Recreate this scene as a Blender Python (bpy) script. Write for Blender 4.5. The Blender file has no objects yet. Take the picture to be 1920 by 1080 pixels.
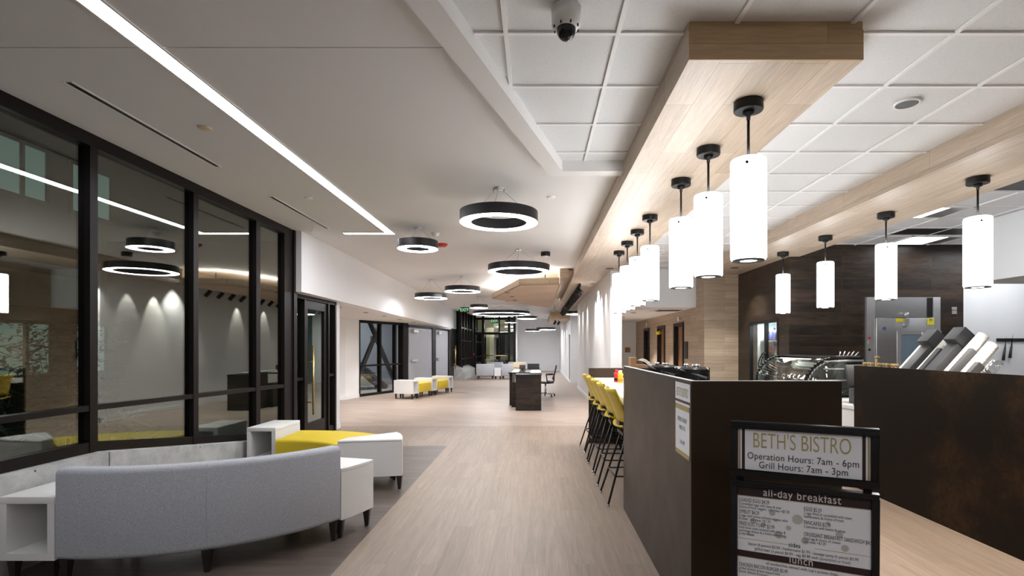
import bpy, bmesh, math, random
from mathutils import Vector, Matrix
random.seed(7)
C = bpy.context.scene.collection
SC = bpy.context.scene
PI = math.pi
# ------------------------------------------------------------------ camera, world, exposure
EYE = 1.5
cam_d = bpy.data.cameras.new('camera'); cam = bpy.data.objects.new('camera', cam_d); C.objects.link(cam)
cam.location = (0, 0, EYE); cam.rotation_euler = (PI/2, 0, 0)
cam_d.sensor_width = 36; cam_d.lens = 18.75
cam_d.shift_x = -46/1920; cam_d.shift_y = 110/1920
cam_d.clip_start = 0.05; cam_d.clip_end = 200
SC.camera = cam
SC.view_settings.view_transform = 'Standard'; SC.view_settings.look = 'None'
SC.view_settings.gamma = 1; SC.view_settings.use_curve_mapping = False
SC.view_settings.exposure = 2.6
SC.cycles.use_denoising = True
SC.cycles.max_bounces = 8; SC.cycles.diffuse_bounces = 5; SC.cycles.glossy_bounces = 4
SC.cycles.transparent_max_bounces = 16; SC.cycles.transmission_bounces = 4
SC.cycles.sample_clamp_indirect = 6
W = bpy.data.worlds.new('night'); SC.world = W; W.use_nodes = True
W.node_tree.nodes['Background'].inputs[0].default_value = (0.35, 0.5, 0.75, 1)
W.node_tree.nodes['Background'].inputs[1].default_value = 0.002
LINE_E, RING_E, PEND_E, TROF_E = 4.4, 8.4, 1.95, 1.3
DOWN_W, SCALLOP_W, ALCOVE_W, PLAMP_W = 24, 11, 24, 11

# ------------------------------------------------------------------ mesh helpers
class MB:
    def __init__(s): s.v = []; s.f = []; s.m = []; s.sm = []
    def add(s, vs, fs, mi=0, smooth=False, M=None):
        n = len(s.v)
        for p in vs:
            p = Vector(p); s.v.append(M @ p if M is not None else p)
        for f in fs: s.f.append([n+i for i in f]); s.m.append(mi); s.sm.append(smooth)
        return s
    def box(s, x0, x1, y0, y1, z0, z1, mi=0, M=None):
        vs = [(x, y, z) for z in (z0, z1) for y in (y0, y1) for x in (x0, x1)]
        return s.add(vs, [(0,2,3,1),(4,5,7,6),(0,1,5,4),(2,6,7,3),(0,4,6,2),(1,3,7,5)], mi, False, M)
    def prism(s, poly, z0, z1, mi=0, M=None, smooth=False):
        n = len(poly)
        a = sum(poly[i][0]*poly[(i+1) % n][1]-poly[(i+1) % n][0]*poly[i][1] for i in range(n))
        if a < 0: poly = poly[::-1]
        vs = [(p[0], p[1], z0) for p in poly]+[(p[0], p[1], z1) for p in poly]
        s.add(vs, [tuple(range(n))[::-1], tuple(range(n, 2*n))], mi, False, M)
        return s.add(vs, [(i, (i+1) % n, n+(i+1) % n, n+i) for i in range(n)], mi, smooth, M)
    def cyl(s, p0, p1, r0, r1=None, n=16, mi=0, caps=True, M=None):
        r1 = r0 if r1 is None else r1
        p0, p1 = Vector(p0), Vector(p1); d = (p1-p0).normalized()
        u = d.orthogonal().normalized(); w = d.cross(u)
        A = [2*PI*i/n for i in range(n)]
        vs = [p0+(u*math.cos(a)+w*math.sin(a))*r0 for a in A]+[p1+(u*math.cos(a)+w*math.sin(a))*r1 for a in A]
        s.add(vs, [(i, (i+1) % n, n+(i+1) % n, n+i) for i in range(n)], mi, True, M)
        if caps: s.add(vs, [tuple(range(n))[::-1], tuple(range(n, 2*n))], mi, False, M)
        return s
    def tube(s, pts, r, n=8, mi=0, M=None):
        for a, b in zip(pts[:-1], pts[1:]): s.cyl(a, b, r, r, n, mi, True, M)
        return s
    def lathe(s, prof, c=(0, 0, 0), n=32, mi=0, closed=False, M=None, smooth=True):
        m = len(prof); vs = []
        for i in range(n):
            a = 2*PI*i/n
            for r, z in prof: vs.append((c[0]+r*math.cos(a), c[1]+r*math.sin(a), c[2]+z))
        fs = []
        for i in range(n):
            j = (i+1) % n
            for k in range(m if closed else m-1):
                l = (k+1) % m; fs.append((i*m+k, j*m+k, j*m+l, i*m+l))
        return s.add(vs, fs, mi, smooth, M)
    def arc(s, prof, c, a0, a1, n=24, mi=0, smooth=True):
        """closed (r,z) profile swept from angle a0 to a1 (degrees) about c, with end caps"""
        m = len(prof); vs = []
        for i in range(n+1):
            a = math.radians(a0+(a1-a0)*i/n)
            for r, z in prof: vs.append((c[0]+r*math.cos(a), c[1]+r*math.sin(a), z))
        fs = [(i*m+k, (i+1)*m+k, (i+1)*m+(k+1) % m, i*m+(k+1) % m) for i in range(n) for k in range(m)]
        s.add(vs, fs, mi, smooth)
        s.add(vs[:m], [tuple(range(m))], mi); s.add(vs[-m:], [tuple(range(m))[::-1]], mi)
        return s
    def grid(s, fn, nu, nv, th, mi=0, M=None):
        """surface fn(u,v) with thickness th"""
        P = [[Vector(fn(i/nu, j/nv)) for j in range(nv+1)] for i in range(nu+1)]
        def nrm(i, j):
            a = P[min(i+1, nu)][j]-P[max(i-1, 0)][j]; b = P[i][min(j+1, nv)]-P[i][max(j-1, 0)]
            return a.cross(b).normalized()
        q = nv+1
        top = [P[i][j] for i in range(nu+1) for j in range(q)]
        bot = [P[i][j]-nrm(i, j)*th for i in range(nu+1) for j in range(q)]
        vs = top+bot; o = len(top); fs = []
        for i in range(nu):
            for j in range(nv):
                a, b, c, d = i*q+j, (i+1)*q+j, (i+1)*q+j+1, i*q+j+1
                fs += [(a, b, c, d), (o+d, o+c, o+b, o+a)]
        s.add(vs, fs, mi, True, M)
        e = [(i*q, (i+1)*q) for i in range(nu)][::-1]
        fs = []
        for i in range(nu): fs += [(i*q, o+i*q, o+(i+1)*q, (i+1)*q), (i*q+nv, (i+1)*q+nv, o+(i+1)*q+nv, o+i*q+nv)]
        for j in range(nv): fs += [(j, j+1, o+j+1, o+j), (nu*q+j, o+nu*q+j, o+nu*q+j+1, nu*q+j+1)]
        return s.add(vs, fs, mi, False, M)

def rot(axis, deg, c=(0, 0, 0)):
    return Matrix.Translation(c) @ Matrix.Rotation(math.radians(deg), 4, axis) @ Matrix.Translation(-Vector(c))

ROOT = {}
def obj(name, mb, mat, parent=None, origin=None, bevel=0, seg=2):
    """one mesh object; vertices are given in world space"""
    inv = ROOT[parent.name].inverted() if parent is not None else Matrix.Translation(-Vector(origin)) if origin else Matrix.Identity(4)
    me = bpy.data.meshes.new(name)
    me.from_pydata([inv @ v for v in mb.v], [], mb.f)
    mats = mat if isinstance(mat, (list, tuple)) else [mat]
    for m in mats: me.materials.append(m)
    me.polygons.foreach_set('material_index', mb.m); me.polygons.foreach_set('use_smooth', mb.sm)
    me.update()
    bm = bmesh.new(); bm.from_mesh(me)
    bmesh.ops.remove_doubles(bm, verts=bm.verts, dist=1e-5)
    bmesh.ops.recalc_face_normals(bm, faces=bm.faces)
    if bevel:
        ed = [e for e in bm.edges if len(e.link_faces) == 2 and e.calc_face_angle(0) > 0.6]
        bmesh.ops.bevel(bm, geom=ed, offset=bevel, segments=seg, profile=0.5, affect='EDGES', clamp_overlap=True)
        if seg > 1:
            for f in bm.faces: f.smooth = True
    bm.to_mesh(me); bm.free()
    if bevel and seg > 1: me.set_sharp_from_angle(angle=math.radians(50))
    o = bpy.data.objects.new(name, me); C.objects.link(o)
    if parent is not None:
        o.parent = parent; ROOT[o.name] = ROOT[parent.name]
    else:
        if origin: o.location = origin
        ROOT[o.name] = Matrix.Translation(origin) if origin else Matrix.Identity(4)
    return o
def tag(o, label, cat, group=None):
    o['label'] = label; o['category'] = cat
    if group: o['group'] = group
    return o
def thing(name, label, cat, loc=(0, 0, 0), group=None):
    o = bpy.data.objects.new(name, None); C.objects.link(o); o.location = loc; o.empty_display_size = .1
    ROOT[o.name] = Matrix.Translation(loc)
    return tag(o, label, cat, group)
def struct(name, mb, mat, parent=None, bevel=0):
    o = obj(name, mb, mat, parent, bevel=bevel)
    if parent is None: o['kind'] = 'structure'
    return o
def sroot(name, loc):
    o = bpy.data.objects.new(name, None); C.objects.link(o); o.location = loc
    ROOT[o.name] = Matrix.Translation(loc); o['kind'] = 'structure'
    return o
def dup(root, loc, rz=None, label=None, scale=None):
    r = root.copy(); C.objects.link(r); r.location = loc
    if rz is not None: r.rotation_euler = (0, 0, rz)
    if label: r['label'] = label
    for ch in list(root.children):
        c = ch.copy(); C.objects.link(c); c.parent = r
        for g in list(ch.children):
            d = g.copy(); C.objects.link(d); d.parent = c
    return r
def lamp(kind, loc, watts, name, target=None, size=.1, color=(1, .97, .93), spot=70, blend=.6, sy=None):
    d = bpy.data.lights.new(name, kind); d.energy = watts; d.color = color
    if kind == 'SPOT': d.spot_size = math.radians(spot); d.spot_blend = blend; d.shadow_soft_size = size
    elif kind == 'AREA':
        d.size = size
        if sy: d.shape = 'RECTANGLE'; d.size_y = sy
    else: d.shadow_soft_size = size
    o = bpy.data.objects.new(name, d); C.objects.link(o); o.location = loc
    t = Vector(target) if target else Vector((loc[0], loc[1], loc[2]-1))
    o.rotation_euler = (t-Vector(loc)).to_track_quat('-Z', 'Y').to_euler()
    return o

# ------------------------------------------------------------------ materials
def newmat(name):
    m = bpy.data.materials.new(name); m.use_nodes = True; nt = m.node_tree
    return m, nt, nt.nodes['Principled BSDF']
def N(nt, t, **kw):
    n = nt.nodes.new(t)
    for k, v in kw.items():
        if k.startswith('i_'): n.inputs[int(k[2:])].default_value = v
        else: setattr(n, k, v)
    return n
def math_(nt, op, a, b=None):
    n = nt.nodes.new('ShaderNodeMath'); n.operation = op
    for i, x in enumerate((a, b)):
        if x is None: continue
        if isinstance(x, (int, float)): n.inputs[i].default_value = x
        else: nt.links.new(x, n.inputs[i])
    return n.outputs[0]
def rgb(c): return (c[0], c[1], c[2], 1)
def mixc(nt, fac, a, b, blend='MIX'):
    n = nt.nodes.new('ShaderNodeMix'); n.data_type = 'RGBA'; n.blend_type = blend
    for sock, x in ((n.inputs[0], fac), (n.inputs[6], a), (n.inputs[7], b)):
        if isinstance(x, (int, float)): sock.default_value = x
        elif isinstance(x, tuple): sock.default_value = rgb(x)
        else: nt.links.new(x, sock)
    return n.outputs[2]
def noise(nt, vec, scale, detail=3, rough=.55):
    n = nt.nodes.new('ShaderNodeTexNoise'); n.inputs['Scale'].default_value = scale
    n.inputs['Detail'].default_value = detail; n.inputs['Roughness'].default_value = rough
    if vec is not None: nt.links.new(vec, n.inputs['Vector'])
    return n.outputs['Fac']
def ramp(nt, fac, stops):
    r = nt.nodes.new('ShaderNodeValToRGB'); e = r.color_ramp.elements
    while len(e) < len(stops): e.new(.5)
    for x, (p, c) in zip(e, stops): x.position = p; x.color = rgb(c) if len(c) == 3 else c
    nt.links.new(fac, r.inputs[0]); return r.outputs[0]
def bumpn(nt, h, strength, dist=.01):
    b = nt.nodes.new('ShaderNodeBump'); b.inputs['Strength'].default_value = strength; b.inputs['Distance'].default_value = dist
    nt.links.new(h, b.inputs['Height']); return b.outputs[0]
def pm(name, col, rough=.5, metal=0, var=.05, scale=14, bump=0, spec=.5, stretch=None, coat=0):
    m, nt, b = newmat(name)
    tc = nt.nodes.new('ShaderNodeTexCoord'); vec = tc.outputs['Object']
    if stretch:
        mp = nt.nodes.new('ShaderNodeMapping'); mp.inputs['Scale'].default_value = stretch
        nt.links.new(vec, mp.inputs[0]); vec = mp.outputs[0]
    f = noise(nt, vec, scale)
    c = mixc(nt, f, tuple(x*(1-var) for x in col), tuple(min(1, x*(1+var)) for x in col))
    nt.links.new(c, b.inputs['Base Color'])
    b.inputs['Roughness'].default_value = rough; b.inputs['Metallic'].default_value = metal
    b.inputs['Specular IOR Level'].default_value = spec; b.inputs['Coat Weight'].default_value = coat
    if bump: nt.links.new(bumpn(nt, f, bump), b.inputs['Normal'])
    return m
def em(name, col, strength):
    m, nt, b = newmat(name)
    b.inputs['Base Color'].default_value = rgb((.8, .8, .8))
    b.inputs['Emission Color'].default_value = rgb(col); b.inputs['Emission Strength'].default_value = strength
    return m
def wood(name, axis, c1, c2, length, width, mortar, grain=.25, rough=.45, msize=.0025, ang=0, gs=(1.5, 30), bump=.15, spec=.5, third=None):
    m, nt, b = newmat(name)
    g = nt.nodes.new('ShaderNodeNewGeometry'); sp = nt.nodes.new('ShaderNodeSeparateXYZ'); nt.links.new(g.outputs['Position'], sp.inputs[0])
    x, y, z = sp.outputs
    if axis == 'Y': u, v = y, math_(nt, 'ADD', x, z)
    elif axis == 'X': u, v = x, math_(nt, 'ADD', y, z)
    elif axis == 'H': u, v = math_(nt, 'ADD', x, y), z
    else:
        ca, sa = math.cos(ang), math.sin(ang)
        u = math_(nt, 'ADD', math_(nt, 'MULTIPLY', x, ca), math_(nt, 'MULTIPLY', y, sa))
        v = math_(nt, 'ADD', math_(nt, 'MULTIPLY', x, -sa), math_(nt, 'MULTIPLY', y, ca))
    u = math_(nt, 'ADD', u, 50); v = math_(nt, 'ADD', v, 50)
    cb = nt.nodes.new('ShaderNodeCombineXYZ'); nt.links.new(u, cb.inputs[0]); nt.links.new(v, cb.inputs[1])
    br = nt.nodes.new('ShaderNodeTexBrick'); nt.links.new(cb.outputs[0], br.inputs['Vector'])
    br.offset = .37; br.offset_frequency = 2; br.squash = 1
    br.inputs['Color1'].default_value = rgb(c1); br.inputs['Color2'].default_value = rgb(c2); br.inputs['Mortar'].default_value = rgb(mortar)
    br.inputs['Scale'].default_value = 1; br.inputs['Mortar Size'].default_value = msize; br.inputs['Mortar Smooth'].default_value = .1
    br.inputs['Brick Width'].default_value = length; br.inputs['Row Height'].default_value = width
    # shift the grain per plank with the brick's own tone
    cg = nt.nodes.new('ShaderNodeCombineXYZ')
    nt.links.new(math_(nt, 'MULTIPLY', u, gs[0]), cg.inputs[0]); nt.links.new(math_(nt, 'MULTIPLY', v, gs[1]), cg.inputs[1])
    sc = nt.nodes.new('ShaderNodeSeparateColor'); nt.links.new(br.outputs['Color'], sc.inputs[0])
    nt.links.new(math_(nt, 'MULTIPLY', sc.outputs[0], 90), cg.inputs[2])
    f = noise(nt, cg.outputs[0], 1.0, 5, .62)
    f2 = noise(nt, cg.outputs[0], 4.0, 3, .6)
    k = ramp(nt, f, [(.25, (1-grain,)*3), (.75, (1+grain*.35,)*3)])
    col = mixc(nt, 1.0, br.outputs['Color'], k, 'MULTIPLY')
    k2 = ramp(nt, f2, [(.3, (1-grain*.35,)*3), (.7, (1.05,)*3)])
    col = mixc(nt, 1.0, col, k2, 'MULTIPLY')
    nt.links.new(col, b.inputs['Base Color']); b.inputs['Roughness'].default_value = rough; b.inputs['Specular IOR Level'].default_value = spec
    if bump:
        h = math_(nt, 'SUBTRACT', math_(nt, 'MULTIPLY', f, .3), br.outputs['Fac'])
        nt.links.new(bumpn(nt, h, bump, .004), b.inputs['Normal'])
    return m
def glass(name, tint=(.93, .97, .95), r0=.1, power=5, rough=0.0):
    m, nt, b = newmat(name); nt.nodes.remove(b)
    out = nt.nodes['Material Output']
    g = nt.nodes.new('ShaderNodeNewGeometry'); d = nt.nodes.new('ShaderNodeVectorMath'); d.operation = 'DOT_PRODUCT'
    nt.links.new(g.outputs['Normal'], d.inputs[0]); nt.links.new(g.outputs['Incoming'], d.inputs[1])
    c = math_(nt, 'SUBTRACT', 1.0, math_(nt, 'ABSOLUTE', d.outputs['Value']))
    fac = math_(nt, 'ADD', math_(nt, 'MULTIPLY', math_(nt, 'POWER', c, power), 1-r0), r0)
    tr = nt.nodes.new('ShaderNodeBsdfTransparent'); tr.inputs[0].default_value = rgb(tint)
    gl = nt.nodes.new('ShaderNodeBsdfGlossy'); gl.inputs['Roughness'].default_value = rough; gl.inputs[0].default_value = rgb((1, .975, .93))
    mx = nt.nodes.new('ShaderNodeMixShader'); nt.links.new(fac, mx.inputs[0]); nt.links.new(tr.outputs[0], mx.inputs[1]); nt.links.new(gl.outputs[0], mx.inputs[2])
    nt.links.new(mx.outputs[0], out.inputs['Surface'])
    return m
def patina(name, base, rust, amount, rough=.38, bias=0.0, spec=.12):
    m, nt, b = newmat(name)
    g = nt.nodes.new('ShaderNodeNewGeometry'); pos = g.outputs['Position']
    f = noise(nt, pos, 1.3, 6, .65); f2 = noise(nt, pos, 22, 4, .7); f3 = noise(nt, pos, 3.5, 4, .6)
    k = math_(nt, 'MULTIPLY', ramp(nt, f, [(.5-bias, (0, 0, 0)), (.72-bias, (1, 1, 1))]), ramp(nt, f2, [(.35, (.2,)*3), (.7, (1,)*3)]))
    k = math_(nt, 'MULTIPLY', k, amount)
    c = mixc(nt, k, mixc(nt, f3, tuple(x*.75 for x in base), tuple(x*1.3 for x in base)), rust)
    nt.links.new(c, b.inputs['Base Color'])
    b.inputs['Specular IOR Level'].default_value = spec; b.inputs['Specular Tint'].default_value = (1, .82, .66, 1)
    nt.links.new(math_(nt, 'ADD', math_(nt, 'MULTIPLY', f3, .2), rough-.1), b.inputs['Roughness'])
    return m
def concrete(name):
    m, nt, b = newmat(name)
    g = nt.nodes.new('ShaderNodeNewGeometry'); pos = g.outputs['Position']
    f = noise(nt, pos, 5, 6, .65); f2 = noise(nt, pos, 60, 3)
    c = ramp(nt, f, [(.3, (.30, .30, .29)), (.7, (.52, .52, .51))])
    v = nt.nodes.new('ShaderNodeTexVoronoi'); v.inputs['Scale'].default_value = 9; nt.links.new(pos, v.inputs['Vector'])
    pit = ramp(nt, v.outputs['Distance'], [(.06, (.18, .17, .16)), (.1, (1, 1, 1))])
    c = mixc(nt, 1.0, c, pit, 'MULTIPLY')
    nt.links.new(c, b.inputs['Base Color']); b.inputs['Roughness'].default_value = .85
    nt.links.new(bumpn(nt, math_(nt, 'ADD', f, math_(nt, 'MULTIPLY', f2, .4)), .25), b.inputs['Normal'])
    return m
def fabric(name, c1, c2, scale=260, rough=.9):
    m, nt, b = newmat(name)
    tc = nt.nodes.new('ShaderNodeTexCoord'); f = noise(nt, tc.outputs['Object'], scale, 2, .7)
    nt.links.new(ramp(nt, f, [(.36, c1), (.64, c2)]), b.inputs['Base Color'])
    b.inputs['Roughness'].default_value = rough; b.inputs['Specular IOR Level'].default_value = .2
    b.inputs['Sheen Weight'].default_value = .15
    nt.links.new(bumpn(nt, f, .2, .003), b.inputs['Normal'])
    return m
def tilemat(name):
    m, nt, b = newmat(name)
    g = nt.nodes.new('ShaderNodeNewGeometry'); f = noise(nt, g.outputs['Position'], 90, 2, .6)
    nt.links.new(ramp(nt, f, [(.3, (.70, .71, .725)), (.6, (.755, .765, .78))]), b.inputs['Base Color'])
    b.inputs['Roughness'].default_value = .95
    nt.links.new(bumpn(nt, f, .1, .002), b.inputs['Normal'])
    return m

M = {}
M['white_paint'] = pm('white_paint', (.79, .79, .80), .75, var=.015, scale=3)
M['cool_paint'] = pm('cool_white_paint', (.78, .80, .82), .7, var=.015, scale=3)
M['ceiling_paint'] = pm('ceiling_paint', (.75, .74, .73), .9, var=.015, scale=2)
M['band_paint'] = pm('ceiling_band_paint', (.80, .79, .78), .85, var=.01, scale=2)
M['tile'] = tilemat('acoustic_tile')
M['grid_shadow'] = pm('ceiling_grid_shadow_line', (.60, .60, .60), .9)  # grey standing in for the thin shadow beside each grid bar
M['grid_bar'] = pm('ceiling_grid_bar', (.86, .86, .86), .6, var=.01)
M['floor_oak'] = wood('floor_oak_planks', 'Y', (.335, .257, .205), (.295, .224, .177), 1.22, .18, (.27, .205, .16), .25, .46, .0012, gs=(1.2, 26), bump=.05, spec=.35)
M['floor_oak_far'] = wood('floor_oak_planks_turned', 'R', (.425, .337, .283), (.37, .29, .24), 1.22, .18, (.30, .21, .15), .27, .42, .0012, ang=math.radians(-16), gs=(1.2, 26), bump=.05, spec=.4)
M['floor_dark'] = wood('floor_grey_brown_planks', 'X', (.15, .116, .098), (.118, .09, .075), 1.22, .18, (.10, .08, .07), .4, .42, .0012, gs=(1.5, 30), bump=.05)
M['oak_y'] = wood('pale_oak_boards_along', 'Y', (.56, .455, .355), (.46, .365, .275), 1.3, .19, (.30, .22, .14), .22, .5, .0016, gs=(1.6, 22))
M['oak_x'] = wood('pale_oak_boards_across', 'X', (.58, .41, .235), (.48, .33, .175), 1.3, .19, (.30, .22, .14), .22, .5, .0016, gs=(1.6, 22))
M['oak_h'] = wood('oak_boards_on_wall', 'H', (.50, .39, .28), (.42, .32, .225), 1.6, .15, (.2, .14, .09), .25, .5, .002, gs=(1.4, 26))
M['cloud_oak'] = wood('warm_oak_cloud_boards', 'R', (.60, .42, .28), (.52, .355, .225), 2.0, .2, (.3, .2, .12), .3, .5, .001, ang=math.radians(-16), gs=(1.0, 14))
M['dark_wood'] = wood('dark_stained_boards', 'H', (.060, .039, .026), (.027, .019, .014), 1.5, .19, (.062, .036, .018), .8, .42, .010, gs=(1.6, 9), spec=.35)
M['bronze'] = pm('dark_bronze_frame', (.0095, .007, .0065), .36, var=.1, spec=.16)
M['black'] = pm('black_metal', (.009, .0085, .0085), .42, var=.1, spec=.35)
M['black_gloss'] = pm('black_gloss', (.012, .012, .013), .18, var=.1)
M['ring_black'] = pm('brushed_black_ring', (.030, .029, .031), .35, metal=.5, var=.1)
M['black_plastic'] = pm('black_plastic', (.025, .025, .027), .5, var=.1)
M['charcoal'] = pm('charcoal_plastic', (.055, .055, .06), .6, var=.08)
M['steel_panel'] = patina('blackened_steel', (.034, .022, .015), (.06, .034, .018), .3, .44, spec=.40)
M['rust_panel'] = patina('rusty_blackened_steel', (.008, .0055, .004), (.12, .056, .017), .55, .5, .02)
M['panel_edge'] = pm('bare_steel_edge', (.45, .44, .43), .35, metal=.8)
M['concrete'] = concrete('board_formed_concrete')
M['grey_fabric'] = fabric('heather_grey_fabric', (.315, .325, .36), (.575, .59, .635))
M['chair_fabric'] = fabric('pale_grey_fabric', (.40, .40, .43), (.50, .50, .53))
M['yellow'] = pm('yellow_vinyl', (.70, .52, .025), .5, var=.05, scale=5)
M['yellow_shell'] = pm('yellow_plastic_shell', (.56, .40, .028), .35, var=.04, scale=4)
M['laminate'] = pm('white_washed_laminate', (.78, .77, .76), .45, var=.05, scale=6, stretch=(1, 1, 14))
M['leg_wood'] = pm('espresso_wood', (.022, .016, .014), .4, var=.2)
M['chrome'] = pm('chrome', (.7, .7, .7), .15, metal=1)
M['steel'] = pm('brushed_stainless', (.42, .42, .42), .32, metal=.9, var=.12, scale=5, stretch=(1, 1, 22))
M['steel_light'] = pm('bright_stainless', (.62, .62, .63), .3, metal=.8, var=.06)
M['brass'] = pm('brushed_brass', (.72, .50, .22), .28, metal=1, var=.05)
M['glass'] = glass('window_glass', (.78, .88, .84), .13)
M['clear_glass'] = glass('stairwell_glass', (.93, .94, .94), .07)
M['case_glass'] = glass('display_case_glass', (.72, .78, .78), .10)
M['clear_plastic'] = glass('clear_plastic', (.86, .87, .87), .12, rough=.1)
M['quartz'] = pm('white_quartz', (.80, .80, .79), .25, var=.04, scale=30)
M['white_plastic'] = pm('white_plastic', (.82, .82, .80), .4, var=.02)
M['cup_white'] = pm('cup_white', (.85, .84, .78), .45, var=.04)
M['paper'] = pm('paper_white', (.90, .90, .94), .7, var=.01)
M['gold_print'] = pm('gold_print', (.46, .38, .15), .55, var=.05)
M['tan_print'] = pm('tan_print', (.55, .53, .50), .7, var=.02)
M['maroon'] = pm('maroon_print', (.030, .012, .013), .6, var=.05)
M['ink'] = pm('ink_print', (.03, .03, .035), .7, var=.05)
M['white_print'] = pm('white_print', (.72, .72, .72), .7, var=.01)
M['red'] = pm('red_plastic', (.55, .02, .02), .4, var=.05)
M['mustard'] = pm('mustard_plastic', (.80, .42, .02), .35, var=.05)
M['yellow_label'] = pm('yellow_label', (.75, .66, .03), .6, var=.03)
M['blue_label'] = pm('blue_label', (.08, .09, .3), .5)
M['tan_plastic'] = pm('tan_pump', (.62, .42, .17), .45, var=.05)
M['orange'] = pm('orange_wrapper', (.75, .2, .03), .5, var=.2, scale=30)
M['purple'] = pm('violet_wrapper', (.15, .14, .35), .5, var=.2, scale=30)
M['cream'] = pm('cream_board', (.72, .58, .40), .6, var=.04)
M['door_wood'] = pm('red_brown_door_wood', (.26, .13, .06), .45, var=.15, scale=4, stretch=(12, 12, 1))
M['brown_wood'] = pm('brown_wood', (.30, .16, .07), .5, var=.2, scale=4, stretch=(12, 12, 1))
M['green_leaf'] = pm('dark_leaf', (.022, .035, .014), .6, var=.4, scale=6)
M['snow'] = pm('snow', (.75, .78, .8), .9, var=.05)
M['soil'] = pm('soil', (.03, .028, .025), .95, var=.3)
M['facade'] = pm('brown_facade', (.045, .036, .028), .9, var=.08, scale=2)
M['facade_light'] = pm('grey_facade_panel', (.20, .22, .18), .9, var=.08, scale=9)
M['stair_grey'] = pm('stair_grey_steel', (.11, .11, .115), .5, var=.08)
M['stair_wall'] = pm('stairwell_wall', (.42, .44, .46), .8, var=.03, scale=2)
M['frosted'] = pm('frosted_panel', (.36, .365, .40), .4, var=.03, scale=2)
M['line_em'] = em('linear_lamp_diffuser', (.93, .95, 1), LINE_E)
M['ring_em'] = em('ring_lamp_diffuser', (.95, .97, 1), RING_E)
M['pend_em'] = em('frosted_pendant_glow', (.97, .985, 1), PEND_E)
M['lens_em'] = em('pendant_lens_glow', (1, .97, .92), 4)
M['back_em'] = em('added_troffer_glow', (.97, .98, 1), 3.4)  # stronger glow for the troffer added behind the camera
M['trof_em'] = em('troffer_lens_glow', (.97, .98, 1), TROF_E)
M['down_em'] = em('downlight_glow', (1, .93, .84), 3)
M['cove_em'] = em('cove_strip_glow', (1, .98, .95), 9)
M['exit_em'] = em('green_exit_glow', (.02, .55, .15), .16)
M['win_em'] = em('lit_window_glow', (.30, .44, .40), .05)
M['cool_em'] = em('cooler_interior_glow', (.7, .8, 1), .5)
M['case_em'] = em('case_lamp_glow', (1, .97, .9), .3)

CEIL = 3.185
# ------------------------------------------------------------------ floor, ceilings, walls
mb = MB()
def quad(mb, pts, z, mi=0):
    mb.add([(p[0], p[1], z) for p in pts], [tuple(range(len(pts)))], mi)
def slab(mb, pts, z0, z1, mi): mb.prism(pts, z0, z1, mi)
slab(mb, [(-1.35, -4.5), (9.5, -4.5), (9.5, 10.1), (-1.35, 10.1)], -.1, 0, 0)
slab(mb, [(-3.7, 8.06), (-1.35, 8.06), (-1.35, 10.1), (-3.7, 10.1)], -.1, 0, 0)
slab(mb, [(-3.7, -4.5), (-1.35, -4.5), (-1.35, 8.06), (-3.7, 8.06)], -.1, 0, 1)
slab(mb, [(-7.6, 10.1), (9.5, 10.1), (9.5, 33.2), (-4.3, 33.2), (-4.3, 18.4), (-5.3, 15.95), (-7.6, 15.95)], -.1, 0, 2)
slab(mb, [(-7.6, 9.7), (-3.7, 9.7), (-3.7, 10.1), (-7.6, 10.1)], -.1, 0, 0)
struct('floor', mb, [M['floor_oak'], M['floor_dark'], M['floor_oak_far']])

def lineX(y, x0, y0): return x0+.288*(y-y0)
OUT = lambda y: lineX(y, -.613, 2.46)
INN = lambda y: lineX(y, -.457, 2.46)
mb = MB()
mb.prism([(-3.7, -4.5), (OUT(-4.5)+.05, -4.5), (OUT(3.0)+.05, 3.0), (-3.7, 3.0)], CEIL, CEIL+.15)
mb.prism([(-3.7, 3.008), (OUT(3.008)+.05, 3.008), (OUT(4.99)+.05, 4.99), (.8, 4.99), (1.25, 4.99), (1.25, 12.2), (1.75, 12.2), (1.75, 33.2), (-3.9, 33.2), (-3.9, 9)], CEIL, CEIL+.15)
mb.box(-3.7, -.4, 2.99, 3.02, CEIL+.012, CEIL+.14)
struct('ceiling', mb, M['ceiling_paint'])
# acoustic tile field: tiles, exposed grid bars, their shadow lines painted as grey strips
GX = [-.166+.606*k for k in range(-6, 17)]; GY = [2.878+.588*k for k in range(-13, 18)]
mb = MB()
mb.prism([(INN(-4.5)-.05, -4.5), (9.5, -4.5), (9.5, 11.75), (1.25, 11.75), (1.25, 4.9), (INN(4.9)-.05, 4.9)], CEIL+.012, CEIL+.1, 0)
def in_tile(x, y): return x > INN(y)-.02 and (y < 4.9 or x > 1.25)
holes = []
for x in GX:
    ys = [y for y in [-4.5+.05*i for i in range(330)] if in_tile(x, y) and y < 11.7]
    if ys:
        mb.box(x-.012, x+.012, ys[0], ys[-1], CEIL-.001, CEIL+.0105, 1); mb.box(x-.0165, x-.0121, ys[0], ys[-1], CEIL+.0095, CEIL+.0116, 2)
for y in GY:
    x0 = max(INN(y), -3) if y < 4.9 else 1.25
    if y < 11.7:
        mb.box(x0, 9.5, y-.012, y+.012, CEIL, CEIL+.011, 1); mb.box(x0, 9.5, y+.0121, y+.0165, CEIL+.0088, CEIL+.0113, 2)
struct('ceiling', mb, [M['tile'], M['grid_bar'], M['grid_shadow']])
# dropped white border round the tile field
mb = MB()
mb.prism([(OUT(-4.5), -4.5), (INN(-4.5), -4.5), (INN(4.86), 4.86), (.797, 4.86), (.797, 5.0), (OUT(5.0), 5.0)], 3.10, CEIL+.02)
struct('trim_1', mb, M['band_paint'])

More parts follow.
